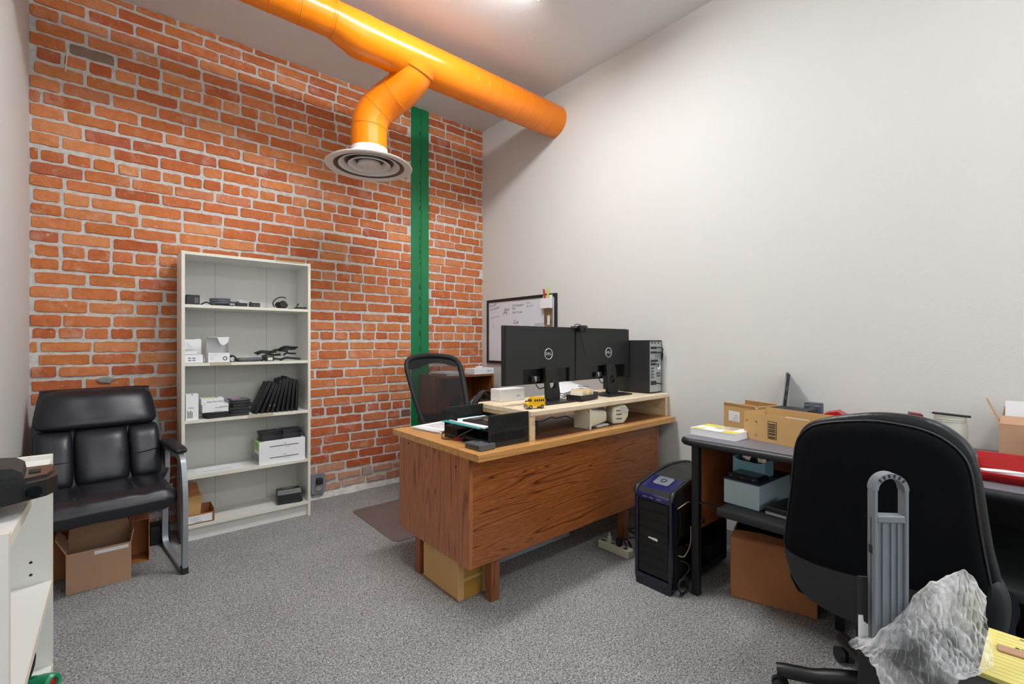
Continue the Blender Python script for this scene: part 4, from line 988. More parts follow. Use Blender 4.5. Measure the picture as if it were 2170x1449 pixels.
# ---------------------------------------------------------------- under the riser: two cream shells, glue bottle, adapter, cable
def shell(loc, rz, label, variant):
    t = thing('projector_shell', label, 'plastic shell', loc, rz)
    if variant == 0:
        mb = MB(); secs = [(-.095,.058,.004,.117),(-.065,.056,.006,.113),(-.02,.051,.010,.106),(.035,.043,.014,.098),(.09,.038,.020,.090)]
        V = []; n = 20
        for x, hy, z0, z1 in secs:
            for k in range(n):
                a = 2*PI*k/n; c, s_ = math.cos(a), math.sin(a)
                cc = math.copysign(abs(c)**.5, c); ss = math.copysign(abs(s_)**.5, s_)
                V.append((x, hy*cc, (z0+z1)/2+(z1-z0)/2*ss))
        F = [(i*n+k,i*n+(k+1)%n,(i+1)*n+(k+1)%n,(i+1)*n+k) for i in range(len(secs)-1) for k in range(n)]+[tuple(range(n)), tuple((len(secs)-1)*n+k for k in range(n))]
        mb.add(V, F); mb.build('body', M['cream'], t, 50)
        MB().box(-.105,-.092,-.060,.060,0,.119,.003).build('flange', M['cream'], t)
        for z in (.012,.106): MB().cyl((-.1055,-.048,z),(-.104,-.048,z),.004,n=10).build('screw_hole', M['ink'], t)
        MB().box(.03,.034,-.037,-.03,.03,.075).build('rib', M['cream'], t)
        MB().box(-.02,.1,-.05,-.02,0,.012,.003).build('foot_tab', M['frost'], t)
        MB().tube(smooth_path([(-.08,-.02,.116),(-.05,-.03,.119),(-.02,-.01,.115),(.02,0,.108)],5), .003, 6).build('lead', M['rubber'], t, 60)
    else:
        b4 = bmesh.new(); tmp = MB().prism([(-.055,.0),(.028,.0),(.045,.02),(.062,.04),(.066,.08),(.045,.115),(.0,.112),(-.05,.105),(-.06,.05)], -.045, .045, 'y')
        me_ = bpy.data.meshes.new('tmp'); me_.from_pydata(tmp.v,[],tmp.f); b4.from_mesh(me_); bpy.data.meshes.remove(me_); bmesh.ops.recalc_face_normals(b4, faces=b4.faces); bmesh.ops.bevel(b4, geom=list(b4.edges), offset=.012, segments=3, profile=.5, affect='EDGES')
        MB().bm(b4).build('body', M['cream'], t, 50)
        for z in (.028,.055,.078): MB().box(-.03,.012,-.0465,-.044,z,z+.008,.001).build('vent_slot', M['greyp'], t)
        MB().prism([(-.002,.075),(.05,.060),(.062,.08),(.044,.108),(.0,.105)], -.047, -.044, 'y').build('window_panel', M['frost'], t)
    return t
shell((2.17,1.80,ZD+.0005), math.radians(4), 'cream plastic shell with a square flange under the riser', 0)
shell((2.385,1.79,ZD+.0005), math.radians(-18), 'cream plastic shell with vent slots under the riser', 1)
t = thing('glue_bottle', 'amber glue bottle with yellow band behind the riser upright', 'bottle', (1.672,1.80,ZD+.0005))
MB().lathe([(.0005,0),(.019,0),(.02,.004),(.02,.058),(.016,.066),(.0005,.066)], 20).build('body', M['whitebox'], t, 40)
MB().lathe([(.0203,.044),(.0207,.044),(.0207,.058),(.0203,.058)], 20).build('band', M['yellow'], t, 40)
MB().lathe([(.0005,.0662),(.016,.0662),(.012,.08),(.009,.105),(.0005,.106)], 20).build('cap', M['amber'], t, 40)
t = thing('plug_adapter', 'black plug adapter standing under the riser beside the glue bottle', 'adapter', (1.735,1.86,ZD+.0005)); MB().box(-.02,.02,-.03,.03,0,.075,.006,2).build('body', M['blackm'], t, 40); MB().tube(smooth_path([(0,0,.07),(.01,.01,.085),(.05,.03,.06),(.14,.06,.05),(.22,.07,.062),(.26,.07,.05),(.34,.06,.055),(.38,.0,.02)],5), .0028, 6).build('lead', M['rubber'], t, 60)
tag(at(MB().box(-.11,.11,-.004,.004,0,.09,.001).build('leaning_card', M['white']), (2.34,1.915,ZD+.0008), .05, rot=(-.15,0,.05)), 'white card leaning at the back under the riser', 'card')

# ---------------------------------------------------------------- letter trays on the desk corner
def letter_tray(z, label):
    t = thing('letter_tray', label, 'tray', (1.472, 1.938, z), .0, 'stacked letter trays')
    W, Dp, Hh = .256, .388, .074        # x: depth from the open front at -x; y: width
    MB().box(-W/2,W/2,-Dp/2,Dp/2,.0,.004).build('floor_plate', M['blackp'], t)
    for sy in (-1,1):
        y0 = sy*Dp/2; y1 = y0-sy*.004
        s_ = MB(); s_.box(-W/2,W/2,y0,y1,.004,.022); s_.box(-W/2,W/2,y0,y1,Hh-.012,Hh); s_.box(-W/2,-W/2+.014,y0,y1,.022,Hh-.012); s_.box(W/2-.03,W/2,y0,y1,.022,Hh-.012)
        n = 30
        for i in range(n):
            x = -W/2+.014+(W-.044)*i/n; s_.box(x,x+.0042,y0,y1,.022,Hh-.012)
        s_.build('side_wall', M['blackp'], t)
        MB().box(-W/2,W/2,y0+sy*.001,y1-sy*.002,Hh-.002,Hh+.002,.0015).build('rim', M['blackm'], t)
    b_ = MB(); b_.box(W/2-.004,W/2,-Dp/2+.004,Dp/2-.004,.004,.03); b_.build('back_wall', M['blackp'], t)
    b_ = MB()
    b_.box(-W/2,-W/2+.004,Dp/2-.12,Dp/2-.004,.004,.02); b_.box(-W/2,-W/2+.004,Dp/2-.12,Dp/2-.004,.055,.062)
    for i in range(12): b_.box(-W/2,-W/2+.004,Dp/2-.12+.0098*i,Dp/2-.1155+.0098*i,.02,.055)
    b_.build('front_lip', M['blackp'], t)
    return t
letter_tray(ZD+.0005, 'lower black letter tray on the desk corner')
letter_tray(ZD+.0785, 'upper black letter tray filled with papers and folders')
za = ZD+.0785+.0045
for i, (nm, mt, lab, cat, dx, dy, rz, w_, d_, dz) in enumerate((('green_folder','hosegreen','thin green folder at the bottom of the upper letter tray','folder',-.005,0,.0,.23,.32,.003),('teal_folder','teal','teal folder sticking out of the upper letter tray','folder',-.035,.02,.06,.24,.31,.003),('white_papers','white','white papers lying on the teal folder','papers',-.02,-.015,.02,.235,.30,.006))):
    o = at(MB().box(-w_/2,w_/2,-d_/2,d_/2,0,dz).build(nm, M[mt]), (1.472+dx,1.938+dy,za), rz); tag(o, lab, cat); za += dz+.0006
t = thing('tablet_stand', 'black tablet lying on the papers in the upper letter tray', 'tablet', (1.461,1.90,za), .1)
MB().box(-.09,.085,-.10,.10,.0,.009,.003).build('frame', M['blackp'], t); MB().box(-.078,.072,-.088,.03,.009,.0096).build('screen', M['screen'], t); MB().box(-.06,.0,.04,.085,.009,.013,.001).build('hinge', M['greyp'], t)
tag(at(MB().box(-.10,.10,-.13,.13,0,.02,.002).build('file_bundle', M['ink']), (1.464,1.93,ZD+.006), .0), 'dark file bundle lying in the lower letter tray', 'file')
# loose paper stack on the far left corner of the desk
t = paper_stack('paper_stack', 'stack of white printed papers on the left rear corner of the desk', (1.475,2.335,ZD+.0005), math.radians(10), .27,.24,.016, M['white'], 5, 3)
M['scan'] = mat('grey_scan_print', (176,178,184), .75, c2=(232,232,234), vscale=45)
MB().box(-.08,.10,-.06,.08,.0163,.0167,0,1,RZ(.05)).build('picture_print', M['scan'], t)
# mini computer, red clip lead
t = thing('mini_computer', 'small dark grey mini computer on the desk corner', 'device', (1.322,1.782,ZD+.0005), math.radians(3))
MB().prism(rrect(-.048,.048,-.062,.062,.01,3), .002, .026, 'z').build('body', M['greyp'], t)
MB().prism(rrect(-.042,.042,-.056,.056,.01,3), 0, .002, 'z').build('foot_pad', M['blackm'], t)
for y in (-.045,-.02,.005,.03): MB().box(-.0486,-.0478,y,y+.016,.009,.019).build('port', M['ink'], t)
MB().box(.0,.02,-.01,.012,.026,.0263).build('mark', M['steel'], t)
t = thing('clip_lead', 'red clip on a thin black looped lead on the desk', 'lead', (1.352,1.995,ZD+.0005), math.radians(-20))
MB().box(-.032,.032,-.007,.007,.0,.014,.003).build('clip', M['red'], t)
MB().tube(smooth_path([(-.03,0,.008),(-.05,.02,.004),(-.08,.05,.0035),(-.07,.10,.02),(-.03,.11,.03)],6), .0022, 6).build('wire', M['rubber'], t, 60)
MB().tube(smooth_path([(-.02,.005,.01),(.0,-.02,.03),(.03,-.06,.055),(.05,-.09,.075)],6), .0026, 6).build('wire', M['cablegrey'], t, 60)
# papers and bag at the back of the desk
t = thing('shoulder_bag', 'black fabric bag with a carry strap at the back of the desk', 'bag', (1.745,2.345,ZD+.0005), .25)
def bagf(u, v):
    a = 2*PI*u; r = (1-v**2.2)**.45 if v < 1 else 0
    return (.13*math.cos(a)*r*(1+.18*mnoise.noise((math.cos(a)*2,math.sin(a)*2,v*3))), .085*math.sin(a)*r*(1+.2*mnoise.noise((math.cos(a)*3,v*4,1))), .165*v*(1+.25*mnoise.noise((math.cos(a)*2,math.sin(a)*2,9))))
MB().sheet(bagf, 40, 14).build('body', M['vinyl'], t, 60)
MB().ribbon(smooth_path([(-.13,-.02,.04),(-.11,-.04,.13),(-.04,-.04,.195),(.05,-.02,.19),(.12,-.01,.13),(.16,0,.03)],5), .035, .006, None, (0,0,1)).build('strap', M['fabric2'], t, 40)
t = paper_stack('paper_stack', 'white papers at the back of the desk behind the white carton', (2.01,2.38,ZD+.0005), -.1, .16,.16,.05, M['white'], 5, 9)
tag(at(MB().box(-.09,.09,-.06,.06,0,.03,.004).build('clear_tray', M['frost']), (2.22,2.38,ZD+.0005), .1), 'frosted plastic tray at the back of the desk', 'tray')

# ---------------------------------------------------------------- under and around the desk
t = thing('cardboard_box', 'tall tan taped cardboard box under the desk between its legs', 'box', (1.345,2.045,0), .0)
MB().box(-.083,.083,-.168,.168,0,.285,.004).build('body', M['card2'], t)
for z0,z1 in ((.0,.09),(.10,.24)): MB().box(-.05,.06,-.1695,-.168,z0+.004,z1,.0003).build('tape_strip', M['tape'], t)
MB().box(-.084,-.0832,-.166,.166,.004,.012).build('fold_edge', M['card3'], t)
M['sheeting'] = mat('translucent_sheeting', (196,200,202), .3, var=.1, vscale=12, alpha=.8)
t = MB().box(1.62,2.25,2.05,2.50,.001,.022,.006).build('floor_sheet', M['sheeting']); tag(t, 'pale translucent plastic sheet on the carpet under the desk', 'sheet')
t = thing('chair_mat', 'brown vinyl chair mat with rounded corners on the carpet', 'mat', (1.79,3.05,0)); MB().prism(rrect(-.455,.455,-.36,.36,.05,5), .0005, .004, 'z').build('sheet', M['mat'], t)
t = thing('power_strip', 'cream power strip with plugs on the carpet under the desk', 'power strip', (2.285,1.72,0), math.radians(0))
MB().box(-.028,.028,-.112,.112,0,.046,.004).build('body', M['cream'], t)
for y in (-.075,-.03,.015): MB().box(-.014,.014,y-.012,y+.012,.046,.047).build('socket', M['greyp'], t)
for y in (.07,.085): MB().box(-.018,.002,y,y+.01,.046,.048).build('switch', M['ink'], t)
MB().lathe([(.0005,0),(.014,0),(.013,.03),(.008,.034),(.005,.055),(.0005,.056)], 14, TR(.006,.048,.046)).build('plug', M['frost'], t, 40)
MB().box(-.016,.016,-.045,-.012,.046,.088,.006,2).build('plug', M['rubber'], t, 40)
MB().tube(smooth_path([(0,-.03,.085),(.01,-.05,.10),(.06,-.06,.06),(.10,-.04,.02),(.16,.02,.006)],5), .004, 6).build('cord', M['rubber'], t, 60)
cable('floor_cable', 'thin black cord curling on the carpet by the power strip', [(2.34,1.66,.004),(2.40,1.74,.03),(2.48,1.80,.004),(2.56,1.74,.01),(2.62,1.86,.004),(2.70,1.82,.006)], .004)

# ================================================================ whiteboard on the right wall
wx = XR-.001; wy0, wy1, wz0, wz1 = 2.788, 3.770, 1.048, 1.682
t = thing('whiteboard', 'black framed whiteboard with handwritten notes on the right wall', 'whiteboard', (wx, (wy0+wy1)/2, wz0))
hw, hh = (wy1-wy0)/2, wz1-wz0
MB().box(-.010,-.002,-hw+.02,hw-.02,.02,hh-.02).build('writing_surface', M['whiteboard'], t)
for a in ((-hw,hw,0,.026),(-hw,hw,hh-.026,hh),(-hw,-hw+.026,.026,hh-.026),(hw-.026,hw,.026,hh-.026)): MB().box(-.020,0,a[0],a[1],a[2],a[3],.002).build('frame_rail', M['blackp'], t)
R_ = RZ(-PI/2)     # text faces -x; reads from +y to -y
def note(txt, size, y, z, sh=.25, mt='ink', rot=0): text_mb(txt, size, sh, .0002, TR(-.0104, y, z) @ R_ @ RY(-rot), align='LEFT').build('handwriting', M[mt], t)
note('Sue 307', .030, hw-.045, hh-.062, .35, 'ink', .12); note('Sue 200 407', .028, hw-.050, hh-.100, .35, 'ink', .12)
MB().box(-.0106,-.0102,hw-.20,hw-.05,-.0015,.0015,0,1,TR(0,0,hh-.13) @ RX(-.12)).build('underline', M['ink'], t)
note('2p2 Speakers', .030, .10, hh-.075); note('Pixie', .026, .10, hh-.105); note('2nd 3.5 pair', .030, .10, hh-.140)
note('A', .10, .24, hh-.13, .1, 'inkgrey'); note('a#', .036, .185, hh-.108)
note('Cus', .05, .09, hh-.235, .3); note('- Tell\'s goes to win', .026, .06, hh-.275)
note('R 2 y', .024, -.10, hh-.062); note('Sue 1217', .024, -.10, hh-.092)
note('OFFICE', .04, -.20, hh-.27, .2, 'inkgrey'); note('|', .05, hw-.09, hh-.25, 0, 'inkgrey')
tp = thing('marker_holder', 'white marker holder on the whiteboard corner', 'holder', (wx-.0205, 2.885, 1.555))
mb = MB(); mb.box(-.004,0,-.055,.06,0,.115); mb.box(-.035,-.031,-.055,.06,0,.085); mb.box(-.031,-.004,-.055,-.051,0,.085); mb.box(-.031,-.004,.056,.06,0,.085); mb.box(-.031,-.004,-.051,.056,0,.004); mb.build('pocket', M['whitebox'], tp)
for y, c, lab in ((2.898,'red','red marker standing in the white holder'),(2.872,'limemark','lime green marker standing in the white holder')):
    if c == 'limemark': M[c] = mat('lime_marker', (190,214,40), .35)
    mk = thing('marker', lab, 'marker', (wx-.0385, y, 1.5595), 0, 'markers in the white holder', rot=(-.13 if c == 'red' else .03,0,0))
    MB().cyl((0,0,0),(0,0,.125),.0085,n=14).build('barrel', M[c], mk, 60); MB().cyl((0,0,.125),(0,0,.165),.0095,.008,14).build('cap', M[c], mk, 60)
M['photo'] = mat('photo_print', (180,150,100), .3, c2=(70,62,60), vscale=18)
tp = thing('photo_print', 'small colour photo print below the marker holder on the whiteboard', 'photo', (wx-.0215, 2.882, 1.36)); MB().box(-.001,0,-.05,.05,0,.19).build('print', M['photo'], tp); MB().box(-.0014,-.001,-.02,.01,.05,.13).build('pale_figure', M['white'], tp)

# ================================================================ wooden cabinet in the corner
t = thing('corner_cabinet', 'brown wooden open cabinet in the corner behind the mesh chair', 'cabinet', (2.455, 3.672, 0))
for sx in (-1,1): MB().box(sx*.305,sx*.287,-.172,.172,0,.957).build('side_panel', M['walnut'], t)
MB().box(-.287,.287,-.172,.172,.939,.957).build('top_panel', M['walnut'], t)
for z in (.08,.55): MB().box(-.287,.287,-.165,.165,z,z+.018).build('shelf', M['walnut'], t)
MB().box(-.287,.287,.166,.172,.08,.939).build('back_panel', M['brownpanel'], t)
MB().box(-.287,.287,-.165,-.15,0,.08).build('kick_board', M['walnut'], t)
t = brick_box('white_carton', 'flat white carton on top of the corner cabinet', 'box', 2.535,2.765,3.505,3.66,.9575,1.012, M['whitebox'])
text_mb('apple tv', .016, M=TR(.06,-.0785,.03)).build('lettering', M['ink'], t)
t = thing('white_cable_bundle', 'small white coiled lead on the flat white carton', 'cable', (2.645,3.585,1.0125)); MB().tube([Vector(p)-Vector((2.645,3.585,1.0125)) for p in coil(2.645,3.585,1.0125,.032,2.2,.1,6,1,None,.005)], .0045, 7).build('coil', M['white'], t, 60)
t = paper_stack('paper_stack', 'white papers on the left of the corner cabinet seen through the mesh', (2.32,3.63,.9575), .05, .20,.24,.03, M['white'], 4, 5)

# ================================================================ mesh office chair behind the desk
t = thing('mesh_chair', 'black mesh back office chair behind the wooden desk', 'chair', (1.985, 2.90, .0045), math.radians(6))
def mback(x, zz): return .16+.25*((zz-.50)/.6)-.06*(x/.26)**2*.8        # curved back surface (local y)
O = resample2([(-.185,.50),(-.215,.62),(-.245,.80),(-.262,1.0),(-.255,1.075),(-.215,1.118),(-.1,1.138),(0,1.142),(.1,1.138),(.215,1.118),(.255,1.075),(.262,1.0),(.245,.80),(.215,.62),(.185,.50),(.1,.478),(0,.475),(-.1,.478)],3)
MB().tube([(x, mback(x,z), z) for x,z in O], .024, 10, closed=True, flat=.75).build('back_frame', M['blackm'], t, 60)
def meshf(u, v):
    z = .50+.62*v; lim = .185+.075*min(1,(z-.5)/.45); 
    if z > 1.05: lim -= .06*((z-1.05)/.07)**2
    x = -lim+2*lim*u; return (x, mback(x,z), z)
MB().sheet(meshf, 20, 24).build('mesh_panel', M['weave'], t, 80)
MB().sheet(lambda u,v: (lambda x,z: (x, mback(x,z)+.006, z))(-.235+.47*u, 1.055+.05*math.sin(PI*u)*.3-.035*math.sin(2*PI*u+.6)*.5+(1.115-1.055)*v), 24, 5, .004).build('head_band', M['blackm'], t, 60)
mb = MB(); P = smooth_path([(-.225,.0,.70),(-.15,0,.675),(-.05,0,.665),(.03,0,.675),(.13,0,.735),(.225,0,.80)],5)
MB().ribbon([(p.x, mback(p.x,p.z)+.03, p.z) for p in P], .012, .06, None, (0,0,1)).build('lumbar_bar', M['blackm'], t, 40)
mb = MB(); mb.pillow(resample2([(-.25,-.24),(0,-.26),(.25,-.24),(.255,0),(.24,.22),(0,.235),(-.24,.22),(-.255,0)],4), .045, .04, 7, 4.0, TR(0,-.08,.46) @ RX(-PI/2) @ Matrix.Scale(-1,4,(0,0,1))); mb.build('seat', M['fabric'], t, 60)
MB().box(-.03,.03,.16,.25,.42,.56,.006).build('back_bracket', M['blackm'], t)
MB().box(-.05,.05,-.12,.2,.40,.42,.004).build('seat_plate', M['darkmetal'], t)
def star_base(t, rot0, R=.33, zc=.085, hubz=.12, mt=None):
    """five-star base: each leg a part, each caster a sub-part of its leg"""
    mt = mt or M['blackp']
    MB().lathe([(.0005,.055),(.042,.055),(.046,.07),(.04,hubz+.01),(.03,hubz+.02),(.0005,hubz+.02)], 20).build('hub', mt, t, 50)
    for k in range(5):
        a = rot0+2*PI*k/5; Mx = RZ(a)
        lg = MB(); lg.tube(smooth_path([(.02,0,hubz-.005),(.12,0,hubz-.012),(.22,0,zc+.012),(R-.01,0,zc)],4), [.030]*4+[.028]*4+[.024]*4+[.021], 12, M=Mx); lg = lg.build('leg', mt, t, 60)
        cs = MB(); cx = R-.022
        for sy in (-1,1): cs.cyl((cx,sy*.026,.0285),(cx,sy*.007,.0285),.028,n=20,M=Mx)
        cs.cyl((cx,0,.04),(cx,0,zc),.007,n=8,M=Mx); cs.build('caster', M['blackm'], lg, 50)
MB().cyl((0,-.02,.12),(0,-.02,.41),.024,n=16).build('gas_lift', M['darkmetal'], t, 60)
star_base(t, .3, .30)
# ================================================================ gaming tower on the carpet, side open
t = thing('gaming_tower', 'navy and black tower computer with its side panel off on the carpet', 'computer', (2.385, 1.337, 0), math.radians(0))
W, L0, L1 = .108, -.300, .285       # x from front (-x) to rear
# shell: bottom, top, left side (+y), rear, open side towards -y with a frame
mb = MB(); mb.box(L0+.03,L1,-W,W,.025,.034); mb.box(L0+.03,L1,W-.004,W,.034,.49); mb.box(L1-.006,L1,-W,W,.034,.49); mb.box(L0+.03,L1,-W,-W+.006,.034,.06); mb.box(L0+.03,L1,-W,-W+.006,.44,.49); mb.box(L0+.03,L0+.05,-W,-W+.006,.06,.44); mb.box(L1-.02,L1,-W,-W+.006,.06,.44)
mb.build('case', M['blackp'], t)
MB().box(L0+.04,L1-.01,W-.03,W-.005,.04,.47).build('motherboard_tray', M['blackm'], t)
MB().box(L0+.05,L0+.19,-W+.012,W-.04,.26,.44,.003).build('drive_cage', M['darkmetal'], t)
MB().box(L0+.05,L0+.16,-W+.012,W-.04,.05,.22,.003).build('drive_cage', M['darkmetal'], t)
MB().box(L1-.17,L1-.012,-W+.012,W-.04,.04,.13,.003).build('power_supply', M['blackm'], t)
# arched top
sec = [(L0+.0,.470),(L0+.02,.503),(L0+.08,.518),(L0+.2,.545),(L0+.32,.558),(L0+.45,.553),(L1-.03,.535),(L1,.51),(L1,.488),(L0+.03,.488)]
MB().prism(sec, -W+.008, W-.008, 'y').build('top_cover', M['blackm'], t)
for sy in (-1,1): MB().tube(smooth_path([(q[0],sy*(W-.006),q[1]-.002) for q in sec[:8]],3), .012, 8).build('top_rail', M['navy'] if False else M['blackp'], t, 50)
MB().prism([(L0+.004,.47),(L0+.024,.506),(L0+.085,.522),(L0+.15,.5395),(L0+.15,.536),(L0+.085,.518),(L0+.03,.498),(L0+.01,.468)], -W+.02, W-.02, 'y').build('control_panel', M['violet'], t)
MB().prism(rrect(-.04,.04,-.045,.045,.012,3), 0, .004, 'z', TR(L0+.105,0,.528) @ RY(-.26)).build('button_plate', M['steelbar'], t)
mb = MB(); mb.tube([(L0+.105+.014*math.cos(2*PI*k/16),.014*math.sin(2*PI*k/16),.534+.0038*math.cos(2*PI*k/16)) for k in range(16)], .002, 5, closed=True); mb.build('power_button', M['navy'], t)
# front bezel
MB().box(L0-.002,L0+.03,-W-.001,-W+.022,.06,.47,.008,2).build('bezel_rail', M['navy'], t, 40)
MB().box(L0-.002,L0+.03,W-.022,W+.001,.06,.47,.008,2).build('bezel_rail', M['navy'], t, 40)
MB().box(L0-.004,L0+.03,-W,W,.445,.482,.012,2).build('bezel_brow', M['violet'], t, 40)
MB().prism([(-W+.01,.0),(W-.01,.0),(W,.062),(-W,.062)], L0, L0+.03, 'x').build('bezel_foot', M['navy'], t)
for sy in (-1,1): MB().box(L0-.002,L0+.02,sy*.07-.012,sy*.07+.012,.0,.05,.003).build('foot', M['blackm'], t)
for sy in (-1,1): MB().box(L1-.05,L1,sy*.07-.012,sy*.07+.012,.0,.026,.003).build('foot', M['blackm'], t)
for i in range(8):
    z0 = .068+.047*i; b_ = MB().box(L0+.002,L0+.02,-W+.023,W-.023,z0+.001,z0+.0455,.002).build('drive_cover', M['mesh_black'], t)
    MB().box(L0+.001,L0+.004,-W+.023,W-.023,z0+.0455,z0+.047).build('cover_edge', M['blackm'], b_)
mb = MB(); mb.prism([(-.026,.0),(.024,.006),(.030,.0),(.024,-.008),(-.026,-.006)], -.0006, .0006, 'x', TR(L0+.001,.0,.255) @ RX(PI)); mb.build('logo_badge', M['steelwhite'], t)
for y0 in (-.05,-.005,.03): MB().box(L0-.0046,L0-.003,y0,y0+.026,.462,.467).build('port', M['steelbar'], t)
rg = random.Random(3)
for pts, mt in (([(L0+.07,-W+.02,.41),(L0+.10,-W-.004,.435),(L0+.15,-W-.002,.44),(L0+.19,-W+.01,.425)],'cream'),([(L0+.07,-W+.0,.41),(L0+.072,-W-.004,.36),(L0+.075,-W+.002,.3),(L0+.07,-W+.01,.24)],'rubber'),([(L0+.2,-W+.01,.3),(L0+.17,-W-.004,.22),(L0+.12,-W+.0,.17),(L0+.08,-W+.01,.18)],'cream'),([(L0+.1,-W+.01,.15),(L0+.15,-W-.003,.12),(L0+.16,-W-.003,.09),(L0+.11,-W+.005,.06)],'cablegrey'),([(L0+.22,-W+.01,.36),(L0+.25,-W-.002,.27),(L0+.23,-W+.0,.16),(L0+.3,-W+.01,.12)],'rubber'),([(L0+.15,-W+.01,.22),(L0+.2,-W-.002,.19),(L0+.26,-W+.004,.21)],'red'),([(L0+.26,-W+.01,.4),(L0+.3,-W+.0,.33),(L0+.28,-W+.004,.24),(L0+.36,-W+.01,.2)],'rubber')):
    MB().tube(smooth_path(pts,5), .0028, 6).build('internal_cable', M[mt], t, 60)
cable('coiled_cable', 'black power cord coiled on the carpet at the foot of the open tower', coil(2.15,1.20,.004,.042,3,.15,5,0), .005)

# ================================================================ computer table along the right wall
TX0, TY1, TY0, TZ = 2.122, 1.222, -.42, .790
t = thing('computer_table', 'grey topped computer table with black rounded edge along the right wall', 'table', (2.505, .40, 0))
def tb(x0,x1,y0,y1,z0,z1,bev=0,seg=1): return MB().box(x0-2.505,x1-2.505,y0-.40,y1-.40,z0,z1,bev,seg)
P = [(x-2.505,y-.40) for x,y in rrect(TX0+.012,XR-.008,TY0,TY1-.012,.05,6)]
MB().prism(P, TZ-.036, TZ, 'z').build('table_top', M['speckle'], t)
P = [(x-2.505,y-.40,TZ-.019) for x,y in rrect(TX0+.014,XR-.010,TY0+.002,TY1-.014,.05,6)]
MB().tube(P, .0185, 10, closed=True).build('edge_bumper', M['bullnose'], t, 60)
tb(2.192,2.228,1.150,1.186,0,TZ-.036,.003).build('leg', M['darkmetal'], t)
tb(2.80,2.836,1.150,1.186,0,TZ-.036,.003).build('leg', M['darkmetal'], t)
tb(2.192,2.228,TY0+.04,TY0+.076,0,TZ-.036,.003).build('leg', M['darkmetal'], t)
tb(2.80,2.836,TY0+.04,TY0+.076,0,TZ-.036,.003).build('leg', M['darkmetal'], t)
tb(2.228,2.80,1.150,1.166,.333,TZ-.036).build('side_panel', M['brownpanel'], t)
tb(2.82,2.836,.60,1.150,.36,TZ-.036).build('back_panel', M['brownpanel'], t)
tb(2.82,2.836,TY0+.076,.598,.05,TZ-.036).build('back_panel', M['darkmetal'], t)  # black panel stands in for the shade under this half of the table
tb(2.24,2.82,.50,.516,.05,.447).build('shelf_support', M['darkmetal'], t)
MB().cyl((2.226-2.505,1.148-.40,.37),(2.226-2.505,1.138-.40,.37),.014,n=12).build('bolt', M['ink'], t, 60)
s_ = tb(2.132,2.82,-.10,1.032,.447,.486,.008,2).build('keyboard_shelf', M['blackm'], t, 40)
tb(2.20,2.22,1.032,1.148,.462,.468).build('shelf_rail', M['darkmetal'], t)
tb(2.78,2.80,1.032,1.148,.462,.468).build('shelf_rail', M['darkmetal'], t)
tb(2.40,2.43,.60,.63,.0,.447).build('shelf_post', M['darkmetal'], t)
tb(2.30,2.82,-.30,-.28,.05,.447).build('shelf_support', M['darkmetal'], t)
tb(2.32,2.82,-.28,.30,.05,.09).build('lower_shelf', M['darkmetal'], t)

ZT2 = TZ+.0005
# ---- things on the table
t = thing('phone_book', 'thick directory with a yellow and white cover at the table corner', 'book', (2.315,1.095,ZT2), math.radians(-2))
w_, d_ = .085, .115
MB().box(-w_,w_,-d_,d_,.002,.032).build('pages', M['white'], t)
MB().box(-w_-.001,w_+.001,-d_-.001,d_+.001,0,.002).build('back_cover', M['white'], t)
c_ = MB().box(-w_-.001,w_+.001,-d_-.001,d_+.001,.032,.034).build('front_cover', M['white'], t)
M['coveryel'] = mat('yellow_cover_print', (232,216,40), .35, var=.05); M['coverpic'] = mat('cover_picture_print', (150,130,100), .4, c2=(235,228,215), vscale=25)
MB().box(-w_,-.03,-d_,-.04,.034,.0343).build('print_block', M['coveryel'], c_); MB().box(.02,w_,.02,d_,.034,.0343).build('print_block', M['coveryel'], c_); MB().box(-.02,w_,-.07,.03,.034,.0342).build('print_block', M['coverpic'], c_); MB().box(-w_,-.045,.05,d_-.01,.034,.0343).build('print_block', M['coveryel'], c_)
# near carton with the barcode
t = thing('tan_carton', 'open tan carton with a barcode and corner marks on the table', 'box', (2.395,.815,ZT2), math.radians(-12))
wx, wy, hz, th = .085, .165, .128, .0035
mb = MB(); mb.box(-wx,wx,-wy,-wy+th,0,hz); mb.box(-wx,wx,wy-th,wy,0,hz); mb.box(-wx,-wx+th,-wy+th,wy-th,0,hz); mb.box(wx-th,wx,-wy+th,wy-th,0,hz+.012); mb.box(-wx+th,wx-th,-wy+th,wy-th,0,th); mb.build('body', M['card2'], t)
bc = MB().box(-wx-.0006,-wx,.002,.044,.018,.100).build('barcode_frame', M['ink'], t)
MB().box(-wx-.0014,-wx-.0002,.005,.041,.021,.097).build('barcode_field', M['card2'], t)
rg = random.Random(2); zz = .024
while zz < .092:
    h_ = rg.uniform(.002,.006); MB().box(-wx-.0024,-wx-.0008,.007,.039,zz,min(zz+h_,.095)).build('barcode_bar', M['ink'], bc); zz += h_+rg.uniform(.003,.006)
for y0, z0, dy, dz in ((.155,.022,-1,1),(.155,.092,-1,-1),(.098,.022,1,1),(.098,.092,1,-1)):
    k = MB(); k.prism([(y0,z0),(y0+dy*.012,z0),(y0+dy*.012,z0+dz*.0016),(y0+dy*.0016,z0+dz*.0016),(y0+dy*.0016,z0+dz*.012),(y0,z0+dz*.012)], -wx-.0008, -wx, 'x'); k.build('corner_mark', M['ink'], t)
MB().box(wx-th-.001,wx-th,-.05,.06,.07,.105).build('label_sheet', M['white'], t)
